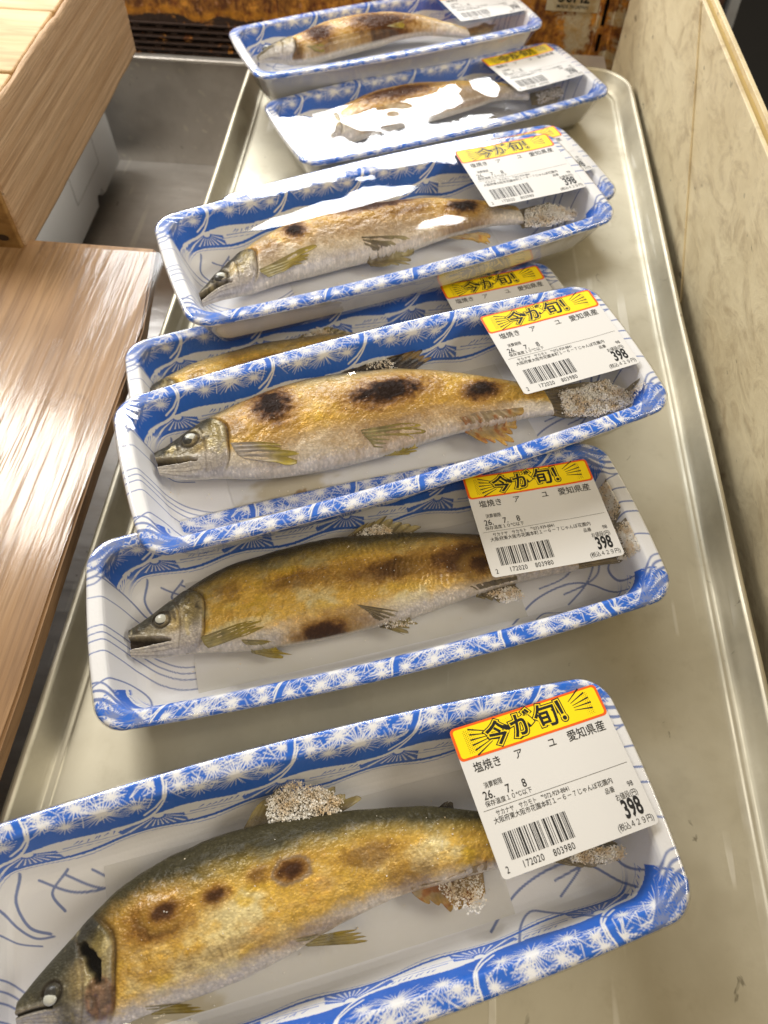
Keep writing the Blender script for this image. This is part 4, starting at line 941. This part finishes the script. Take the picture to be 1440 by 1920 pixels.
FINC = {'yellow': ([.33, .27, .10], [.42, .31, .03]), 'salty': ([.20, .15, .07], [.40, .32, .12]), 'gold': ([.46, .33, .15], [.60, .36, .06]),
        'char': ([.10, .065, .035], [.34, .21, .06]), 'dark': ([.06, .05, .04], [.10, .08, .05]), 'tail': ([.28, .21, .10], [.40, .34, .22]),
        'pale': ([.42, .36, .30], [.42, .32, .04])}
def resample(P, n):
    P = np.array(P, float); s = np.r_[0, np.cumsum(np.hypot(*np.diff(P, axis=0).T))]; u = np.linspace(0, s[-1], n)
    return np.c_[np.interp(u, s, P[:, 0]), np.interp(u, s, P[:, 1])]
def fin_mesh(name, base, tip, style, z, rays, seed, fish):
    nu, nv = rays * 7 + 1, 22
    b = resample(base, nu); t = resample(tip, nu)
    r = np.random.default_rng(seed); u = np.linspace(0, 1, nu)
    ray = (u * rays) % 1.0; k = np.floor(u * rays).astype(int)
    jag = (r.random(rays + 2) * .22)[k] + .24 * (np.abs(ray - .5) * 2) ** 2 + .05 * r.random(nu)
    L = 1.0 - jag * (1.0 if style not in ('tail',) else .35)
    W_ = np.linspace(0, 1, nv)
    P = b[:, None] + (t - b)[:, None] * (W_[None, :] * L[:, None])[..., None]
    # sink the root into the body
    P[:, 0] -= (t - b) * .12
    X, Y = P[..., 0], P[..., 1]
    ym = B - 12.5 + DL * (1 - (X / A) ** 2); xm = A + DS * (1 - (Y / B) ** 2) - 7.2; X = np.clip(X, -A + 12, xm); Y = np.clip(Y, -ym, ym)
    zz = z + (.55 * np.cos(ray * 2 * math.pi))[:, None] * (.35 + .65 * W_)[None, :] * .8 + 1.3 * vnoise(X / 6, Y / 6, seed) * W_[None, :]
    if style == 'dark' or name == 'dorsal_fin': zz = zz + 1.0 * W_[None, :]
    if 'dorsal' not in name and 'tail' not in name:
        yc_ = np.interp(X, fish.x, fish.yc); b_ = np.interp(X, fish.x, fish.b)
        over = np.abs(Y - yc_) < b_ * .985
        zz = np.where(over, np.maximum(zz, fish.top(X, Y) + .45 + .25 * np.cos(ray * 2 * math.pi)[:, None]), zz)
    zz = np.minimum(np.maximum(zz, wall_z(X, Y) + .5), -1.2)
    c0, c1 = map(np.array, FINC[style])
    m = sstep(.25, .85, W_)[None, :] * np.ones_like(X)
    col = mixc(np.tile(c0, X.shape + (1,)), c1, m)
    col = mixc(col, np.array(c0) * .38, (np.abs(ray - .5) > .36)[:, None] * np.ones_like(X) * .24)
    nn = fbm(X / 2.5, Y / 2.5, seed, 3)
    col = col * (1 + .4 * nn[..., None])
    if style == 'char': col = mixc(col, np.array([.02, .012, .008]), sstep(-.25, .15, nn + .35 - .9 * np.abs(W_ - .45)[None, :]))
    if style == 'gold': col = mixc(col, np.array([.40, .15, .02]), sstep(.1, .4, nn))
    n1 = X.size
    T = np.stack([X, Y, zz + .12], -1).reshape(-1, 3); Bq = np.stack([X, Y, zz - .18], -1).reshape(-1, 3)
    F = grid_faces(nu, nv).tolist(); F += [[i + n1 for i in q[::-1]] for q in F]
    edge = [i * nv for i in range(nu)] + [(nu - 1) * nv + j for j in range(1, nv)] + [i * nv + nv - 1 for i in range(nu - 2, -1, -1)] + [j for j in range(nv - 2, 0, -1)]
    for a_, b_ in zip(edge, edge[1:] + edge[:1]): F.append([a_, b_, b_ + n1, a_ + n1])
    return mesh_np(name, np.concatenate([T, Bq]), F, np.tile(col.reshape(-1, 3), (2, 1)))

OCT = np.array([(1, 0, 0), (-1, 0, 0), (0, 1, 0), (0, -1, 0), (0, 0, 1), (0, 0, -1)], float)
CUB = np.array([(a, b, c) for a in (-1, 1) for b in (-1, 1) for c in (-1, 1)], float) * .62
CF = [(0, 1, 3, 2), (4, 6, 7, 5), (0, 4, 5, 1), (2, 3, 7, 6), (0, 2, 6, 4), (1, 5, 7, 3)]
def salt_mesh(poly, count, z, seed, pile=2.0):
    count = int(count * 1.8)
    r = np.random.default_rng(seed); P = np.array(poly); lo, hi = P.min(0), P.max(0); pts = []
    def inside(q):
        c = False; n_ = len(P)
        for i in range(n_):
            a, b = P[i], P[i - 1]
            if (a[1] > q[1]) != (b[1] > q[1]) and q[0] < (b[0] - a[0]) * (q[1] - a[1]) / (b[1] - a[1]) + a[0]: c = not c
        return c
    cen = P.mean(0); ext = np.abs(P - cen).max()
    while len(pts) < count:
        q = lo + (hi - lo) * r.random(2)
        g = r.random()
        if inside(q): pts.append((q[0], q[1]))
        elif g < .0: pass
    pts = np.array(pts) + r.normal(0, .5, (count, 2))
    ym = B - 13 + DL * (1 - (pts[:, 0] / A) ** 2)
    pts = np.c_[np.clip(pts[:, 0], -A + 12, A + DS * (1 - (pts[:, 1] / B) ** 2) - 7.4 - r.random(count) * 2.5), np.clip(pts[:, 1], -ym, ym)]
    d = 1 - np.clip(np.hypot(*(pts - cen).T) / ext, 0, 1)
    h = z + r.random(count) * pile * (.3 + d) + 1.5 * fbm(pts[:, 0] / 3, pts[:, 1] / 3, seed)
    h = np.minimum(np.maximum(h, wall_z(pts[:, 0], pts[:, 1]) + 1.0 + r.random(count) * pile * .7), -.8)
    sz = .17 + .30 * r.random(count) ** 2.5
    A_ = r.random((count, 3)) * 6.28
    out = np.empty((count, 8, 3))
    for k in range(count):
        m = np.array((Matrix.Rotation(A_[k, 0], 3, 'X') @ Matrix.Rotation(A_[k, 1], 3, 'Y') @ Matrix.Rotation(A_[k, 2], 3, 'Z')))
        out[k] = (CUB * (1 + .5 * (r.random((8, 3)) - .5)) * sz[k]) @ m.T + (pts[k, 0], pts[k, 1], h[k])
    F = (np.array(CF)[None] + (np.arange(count) * 8)[:, None, None]).reshape(-1, 4)
    return mesh_np('salt_crust', out.reshape(-1, 3), F, smooth=False)

def make_fish(key, M_, label, seed, style, thick=11.5, dx=0, dy=0, only=None):
    f = Fish(key, seed, thick); D = f.D
    root = empty('grilled_fish', M_); tag(root, label, 'fish', 'salt-grilled fish in foam trays')
    link('body', make_body(f, style), m_skin, root)
    # eye
    ex, ey, er = D['eye']; ze = float(f.top(np.array([ex]), np.array([ey]))[0])
    bm = bmesh.new(); bmesh.ops.create_uvsphere(bm, u_segments=28, v_segments=16, radius=1)
    for v in bm.verts: v.co = Vector((ex + v.co.x * er * .86, ey + v.co.y * er * .80, ze + .35 + v.co.z * er * .45)) * MM
    eye = bm_obj('eye', bm, m_eyering, root, True)
    bm = bmesh.new(); bmesh.ops.create_uvsphere(bm, u_segments=24, v_segments=14, radius=1)
    for v in bm.verts: v.co = Vector((ex + style.get('px', .1) * er + v.co.x * er * .80, ey + style.get('py', .1) * er + v.co.y * er * .72, ze + .62 + v.co.z * er * .40)) * MM
    bm_obj('lens', bm, m_eye, eye, True)
    fins = {}
    for k, (nm, base, tip, st, z, rays) in enumerate(D['fins']):
        zz = z
        o = link(nm, fin_mesh(nm, base, tip, st, zz, rays, seed * 31 + k, f), m_fin, root)
        fins.setdefault(nm, []).append(o)
    cnt = {}
    for k, (nm, poly, n_, z) in enumerate(D['salt']):
        o = fins.get(nm, [root])[0]
        link('salt_crust', salt_mesh(poly, n_, z - .8, seed * 7 + k), m_salt, o)
    # loose salt on the skin
    r = np.random.default_rng(seed + 99); n_ = 130
    sx = f.x[0] + f.L * (.22 + .75 * r.random(n_)); sv = (r.random(n_) * 1.5 - .6)
    sy = np.interp(sx, f.x, f.yc) + np.clip(sv, -.9, .9) * np.interp(sx, f.x, f.b)
    sz = f.top(sx, sy) + .2; out = np.empty((n_, 8, 3))
    for k in range(n_):
        m = np.array(Matrix.Rotation(r.random() * 6, 3, Vector((r.random(), r.random(), r.random() + .1)).normalized()))
        out[k] = (CUB * (.10 + .22 * r.random() ** 3)) @ m.T + (sx[k], sy[k], sz[k])
    nf = 45; px = f.x[0] + f.L * r.random(nf); side = np.where(r.random(nf) > .35, -1, 1)
    py = np.interp(px, f.x, f.yc) + side * (np.interp(px, f.x, f.b) + .5 + 5 * r.random(nf) ** 2)
    py = np.clip(py, -30, 32); pz = wall_z(px, py) + .75; o2 = np.empty((nf, 8, 3))
    for k in range(nf):
        m = np.array(Matrix.Rotation(r.random() * 6, 3, Vector((r.random(), r.random(), r.random() + .1)).normalized()))
        o2[k] = (CUB * (.12 + .30 * r.random() ** 2)) @ m.T + (px[k], py[k], pz[k])
    out = np.concatenate([out, o2]); n_ += nf
    F = (np.array(CF)[None] + (np.arange(n_) * 8)[:, None, None]).reshape(-1, 4)
    tag(link('loose_salt', mesh_np('loose_salt', out.reshape(-1, 3), F, smooth=False), m_salt, root), kind='stuff')
    return root

# ------------------------------------------------------------------ price label (built once, copied)
LW, LH = 60.0, 52.34
def rrect(w, h, r, n_=6, cx=0, cy=0):
    P = []
    for (sx, sy, a0) in ((1, -1, -90), (1, 1, 0), (-1, 1, 90), (-1, -1, 180)):
        for k in range(n_ + 1):
            a = math.radians(a0 + 90 * k / n_); P.append((cx + sx * (w / 2 - r) + r * math.cos(a), cy + sy * (h / 2 - r) + r * math.sin(a)))
    return P
def slab(name, P, z0, z1, mat, bend=True):
    n_ = len(P); V = [(x, y, z1) for x, y in P] + [(x, y, z0) for x, y in P]
    F = [list(range(n_)), list(range(2 * n_ - 1, n_ - 1, -1))] + [[i, i + n_, (i + 1) % n_ + n_, (i + 1) % n_] for i in range(n_)]
    F = [f_[::1] for f_ in F]
    me = mesh_np(name, V, F, smooth=False); me.materials.append(mat); return me
def uv(u, v): return (u - .5) * LW, (.5 - v) * LH
def label_meshes():
    card = slab('price_label', rrect(LW, LH, 1.8), 0, .12, m_label)
    bo = slab('banner', rrect(LW - .02, 12.2, 1.8, cy=LH / 2 - 6.1), .125, .165, m_orange)
    by = slab('banner_field', rrect(LW - 2.0, 10.5, 1.2, cy=LH / 2 - 6.1), .17, .21, m_yellow)
    T = []
    def add(s, u, v, size, width=1.0, off=0.0, align='CENTER', sp=1.0, z=.18):
        m, f_ = text_mesh(s, size, width, off, spacing=sp, align=align); x, y = uv(u, v)
        m = m.copy(); m[:, 0] += x; m[:, 1] += y; m[:, 2] = z; T.append((m, f_))
    def rect(x0, x1, y0, y1, z=.18):
        T.append((np.array([(x0, y0, z), (x1, y0, z), (x1, y1, z), (x0, y1, z)]), [(0, 1, 2, 3)]))
    add('塩焼き', .155, .300, 4.0, .92, .008); add('ア', .36, .298, 3.9, .9, .008); add('ユ', .585, .298, 3.9, .9, .008); add('愛知県産', .82, .298, 4.2, .92, .008)
    x0, y0 = uv(.03, .575); x1, _ = uv(.975, 0); rect(x0, x1, y0 - .07, y0 + .07)
    add('消費期限', .145, .425, 2.3, .78, .004); add('26.', .095, .487, 4.1, .85, .010); add('7.', .225, .487, 4.1, .85, .010); add('8', .325, .487, 4.1, .85, .010)
    add('保存温度１０℃以下', .205, .541, 2.15, .92, .004)
    add('サカナヤ　サカモト　℡072-929-8841', .335, .612, 2.2, .80, .004); add('大阪府東大阪市花園本町１－６－７じゃんぼ花園内', .455, .655, 2.25, .90, .006)
    add('品番', .80, .712, 2.2, .85, .004); add('98', .935, .712, 2.6, .85, .004); add('お値段(円)', .885, .772, 2.6, .72, .004)
    add('398', .885, .858, 8.6, .56, .030); add('(税込４２９円)', .865, .952, 2.7, .78, .004)
    r = random.Random(5); x, _ = uv(.088, 0); xe, _ = uv(.49, 0); _, yt = uv(0, .735); _, yb = uv(0, .905)
    bits = '10100110110010010011011100100110010001101010111001010000101110010010001110100101'
    mod = (xe - x) / 95; xx = x; full = '101' + bits + '110010101'
    k = 0
    full = (full * 2)[:95]
    while k < 95:
        if full[k] == '1':
            j = k
            while j < 95 and full[j] == '1': j += 1
            ext = 1.2 if (k < 3 or k > 91 or 45 < k < 50) else 0
            rect(x + k * mod, x + j * mod - .03, yb - ext * 0, yt); k = j
        else: k += 1
    add('2', .045, .952, 3.2, .75, .006); add('172020', .205, .952, 3.2, .78, .006, sp=1.12); add('803980', .40, .952, 3.2, .78, .006, sp=1.12)
    v, f_ = join_vf(T); txt = mesh_np('printed_text', v, f_, smooth=False); txt.materials.append(m_ink)
    # banner lettering: black halo, yellow outline, black stroke
    T.clear()
    chars = (('今', .285, .128, 9.3, -6), ('が', .452, .122, 9.3, 4), ('旬', .618, .118, 9.3, 0), ('！', .765, .112, 9.8, 6))
    def banner(off, z):
        T.clear()
        for (ch_, u, v, s_, rot) in chars:
            m, f__ = text_mesh(ch_, s_, 1.0, off / s_ if False else off)
            c, sn = math.cos(math.radians(rot)), math.sin(math.radians(rot)); x, y = uv(u, v)
            m = np.c_[m[:, 0] * c - m[:, 1] * sn + x, m[:, 0] * sn + m[:, 1] * c + y, np.full(len(m), z)]
            T.append((m, f__))
        v, f__ = join_vf(T); return v, f__
    v, f_ = banner(.105, .225); halo = [(v, f_)]
    def ray_rect(xa, ya, xb, yb, wa, wb, z=.222):
        d = Vector((xb - xa, yb - ya)); n_ = Vector((-d.y, d.x)).normalized()
        return (np.array([(xa + n_.x * wa / 2, ya + n_.y * wa / 2, z), (xa - n_.x * wa / 2, ya - n_.y * wa / 2, z), (xb - n_.x * wb / 2, yb - n_.y * wb / 2, z), (xb + n_.x * wb / 2, yb + n_.y * wb / 2, z)]), [(0, 1, 2, 3)])
    for k, a in enumerate((158, 168, 178, 188, 198, 207)):
        cx, cy = uv(.315, .118); ra, rb = 5.0, 12.5 + (k in (0, 5)) * .6
        a = math.radians(a); halo.append(ray_rect(cx + ra * math.cos(a), cy + ra * math.sin(a) * .9, cx + rb * math.cos(a), cy + rb * math.sin(a) * .9, .25, .62))
    for k, a in enumerate((38, 25, 12, 1, -11)):
        cx, cy = uv(.715, .118); ra, rb = 5.6, 12.8
        a = math.radians(a); halo.append(ray_rect(cx + ra * math.cos(a), cy + ra * math.sin(a) * .8, cx + rb * math.cos(a), cy + rb * math.sin(a) * .8, .25, .62))
    v, f_ = join_vf(halo); black1 = mesh_np('banner_halo', v, f_, smooth=False); black1.materials.append(m_ink)  # printed black outline and rays
    v, f_ = banner(.062, .24); yel = mesh_np('letter_outline', v, f_, smooth=False); yel.materials.append(m_ypl)
    v, f_ = banner(.022, .255); blk = mesh_np('banner_letters', v, f_, smooth=False); blk.materials.append(m_ink)
    return card, [('banner', bo), ('banner_field', by), ('banner_halo', black1), ('letter_outline', yel), ('banner_letters', blk), ('printed_text', txt)]
def bend(me, lift=0.0):
    bm = bmesh.new(); bm.from_mesh(me)
    for x in range(-28, 29, 2):
        bmesh.ops.bisect_plane(bm, geom=bm.verts[:] + bm.edges[:] + bm.faces[:], plane_co=(x * MM, 0, 0), plane_no=(1, 0, 0), dist=1e-7)
    for v in bm.verts:
        x = v.co.x / MM; v.co.z += (.42 * (x / 30) ** 2 + .09 * math.sin(x / 4.1 + 1) + lift) * MM
    bm.to_mesh(me); bm.free(); me.polygons.foreach_set('use_smooth', np.zeros(len(me.polygons), bool))
CARD, CARD_PARTS = label_meshes()
bend(CARD)
for _n, _m in CARD_PARTS: bend(_m, .01)

def pose_matrix(key):
    R, p, s = POSE[key]
    M_ = Matrix(((R[0], R[1], R[2], 0), (R[3], R[4], R[5], 0), (R[6], R[7], R[8], 0), (0, 0, 0, 1)))
    M_ = Matrix.Translation(Vector(p) * MM) @ M_ @ Matrix.Scale(s, 4)
    return M_
BASE = Matrix.Translation((0, 0, -.028))
def make_pack(key, label, seed, lab=None, pad=(-80, 62), stain=None, lifts=(), yfar=30):
    M_ = pose_matrix(key) @ BASE
    root = empty('fish_pack', M_); tag(root, label, 'food pack', 'film-wrapped foam trays of fish')
    up = Matrix.Translation((0, 0, .028))
    def put(o): o.matrix_parent_inverse = up; return o
    put(link('foam_tray', me_tray, m_foam, root))
    fm = film_mesh(seed, lifts); put(link('clear_wrap', fm, m_film, root))
    put(link('absorbent_pad', pad_mesh(pad[0], pad[1], seed, stain, yfar=yfar), m_pad, root))
    if lab:
        lx, ly, la = lab
        c = link('price_label', CARD, None, root)
        # the card lies on the film: local z from the film
        c.matrix_parent_inverse = up
        c.location = (lx * MM, ly * MM, .0012); c.rotation_euler = (0, 0, la)
        for nm, me in CARD_PARTS: link(nm, me, None, c)
    return root

LAB = {'T1': (87.81, 11.29, .0535), 'T2': (77.77, 7.86, -.0526), 'T3': (87.36, 9.93, .0016), 'T5': (85.77, 12.18, -.0379), 'T6': (83.12, 9.53, .0549), 'T7': (86.73, 9.03, 0.0),
       'T4': (84.0, 9.5, .0), 'T5b': (86.0, 10.0, .02)}
PACKS = [
 ('T1', 'nearest fish pack, alone at the bottom of the photo, cut off at the left', dict(pad=(-73.8, 66), stain=(-62, -30), yfar=26)),
 ('T2', 'second pack from the front, lying flat with its back edge under the next pack', dict(pad=(-85, 64), yfar=34)),
 ('T3', 'raised pack propped on its neighbours, holding the fish with two large black scorch marks', dict(pad=(-82, 66), stain=(-56, -17), yfar=33)),
 ('T4', 'pack mostly hidden beneath two raised packs, left corner and half its label showing', dict(pad=(-76, 66))),
 ('T5', 'raised pack in the middle of the row, white glare on its film behind the fish', dict(pad=(-60, 66), yfar=20)),
 ('T5b', 'pack tucked under the middle raised pack, only its right rim and orange label corner showing', dict(pad=(-76, 66))),
 ('T6', 'second farthest fish pack, with a big white glare spread across its film', dict(pad=(-70, 66), yfar=20)),
 ('T7', 'farthest fish pack, at the top of the photo in front of the rusty cabinet', dict(pad=(-70, 66), yfar=20)),
]
LIFT = {'T1': [(-66, -22, 3, 6, .6), (-60, -27, 2.5, 5, .6), (-53, -23, 3, 4, .5), (-70, -28, 3, 4, .5), (-62, -24, 9, 5, 1.2), (-48, -26, 10, 5, 1.0)], 'T3': [(-22, 22, 30, 10, .5)], 'T5': [(-30, 10, 55, 10, .9)], 'T6': [(-40, -4, 9, 7, 1.3), (-75, -8, 7, 20, -.7), (30, 0, 9, 22, -.8), (-10, 16, 60, 9, 1.0)]}
for k, (key, label, kw) in enumerate(PACKS):
    make_pack(key, label, 40 + 7 * k, LAB[key], lifts=LIFT.get(key, ()), **kw)

STY = {'T1': dict(silver=.75, back=[.050, .042, .018], backline=.38, orange=.75, belly=-.72, gape=.0, darkhead=True, px=-.2, py=-.6),
       'T2': dict(silver=.8, backline=.50, orange=.55, belly=-.70, gape=1.0, px=0, py=0),
       'T3': dict(backline=.66, orange=.6, belly=-.42, gape=.75, back=[.17, .14, .085], silver=.45),
       'T5': dict(silver=.35, backline=.75, orange=.9, belly=-.05, gape=.75, back=[.20, .15, .08]),
       'T6': dict(backline=.7, orange=.3, belly=-.1, gape=.3, back=[.34, .27, .14]),
       'T7': dict(backline=1.2, silver=.9, orange=.5, belly=-.15, gape=.3, back=[.45, .34, .16], gold=[.86, .66, .30])}
FL = {'T1': 'thickest grilled fish, with torn open gill and small brown spots, in the nearest pack',
      'T2': 'grilled fish with open mouth and one long brown band on its flank, second from front',
      'T3': 'grilled fish with two large black scorch marks and a charred back fin',
      'T5': 'grilled fish with a thin scorched line along its back, in the middle raised pack',
      'T6': 'grilled fish half hidden by white glare, in the second farthest pack',
      'T7': 'pale golden grilled fish with two brown scorch patches, in the farthest pack'}
for k, key in enumerate(('T1', 'T2', 'T3', 'T5', 'T6', 'T7')):
    M_ = pose_matrix(key)
    make_fish(key, M_, FL[key], 100 + k, STY[key], thick=12.3 if key == 'T1' else 11.6)
make_fish('T2', pose_matrix('T4') @ Matrix.Translation((-.024, .006, 0)), 'grilled fish almost hidden in the covered pack, its crusted back fin showing', 120, STY['T3'])
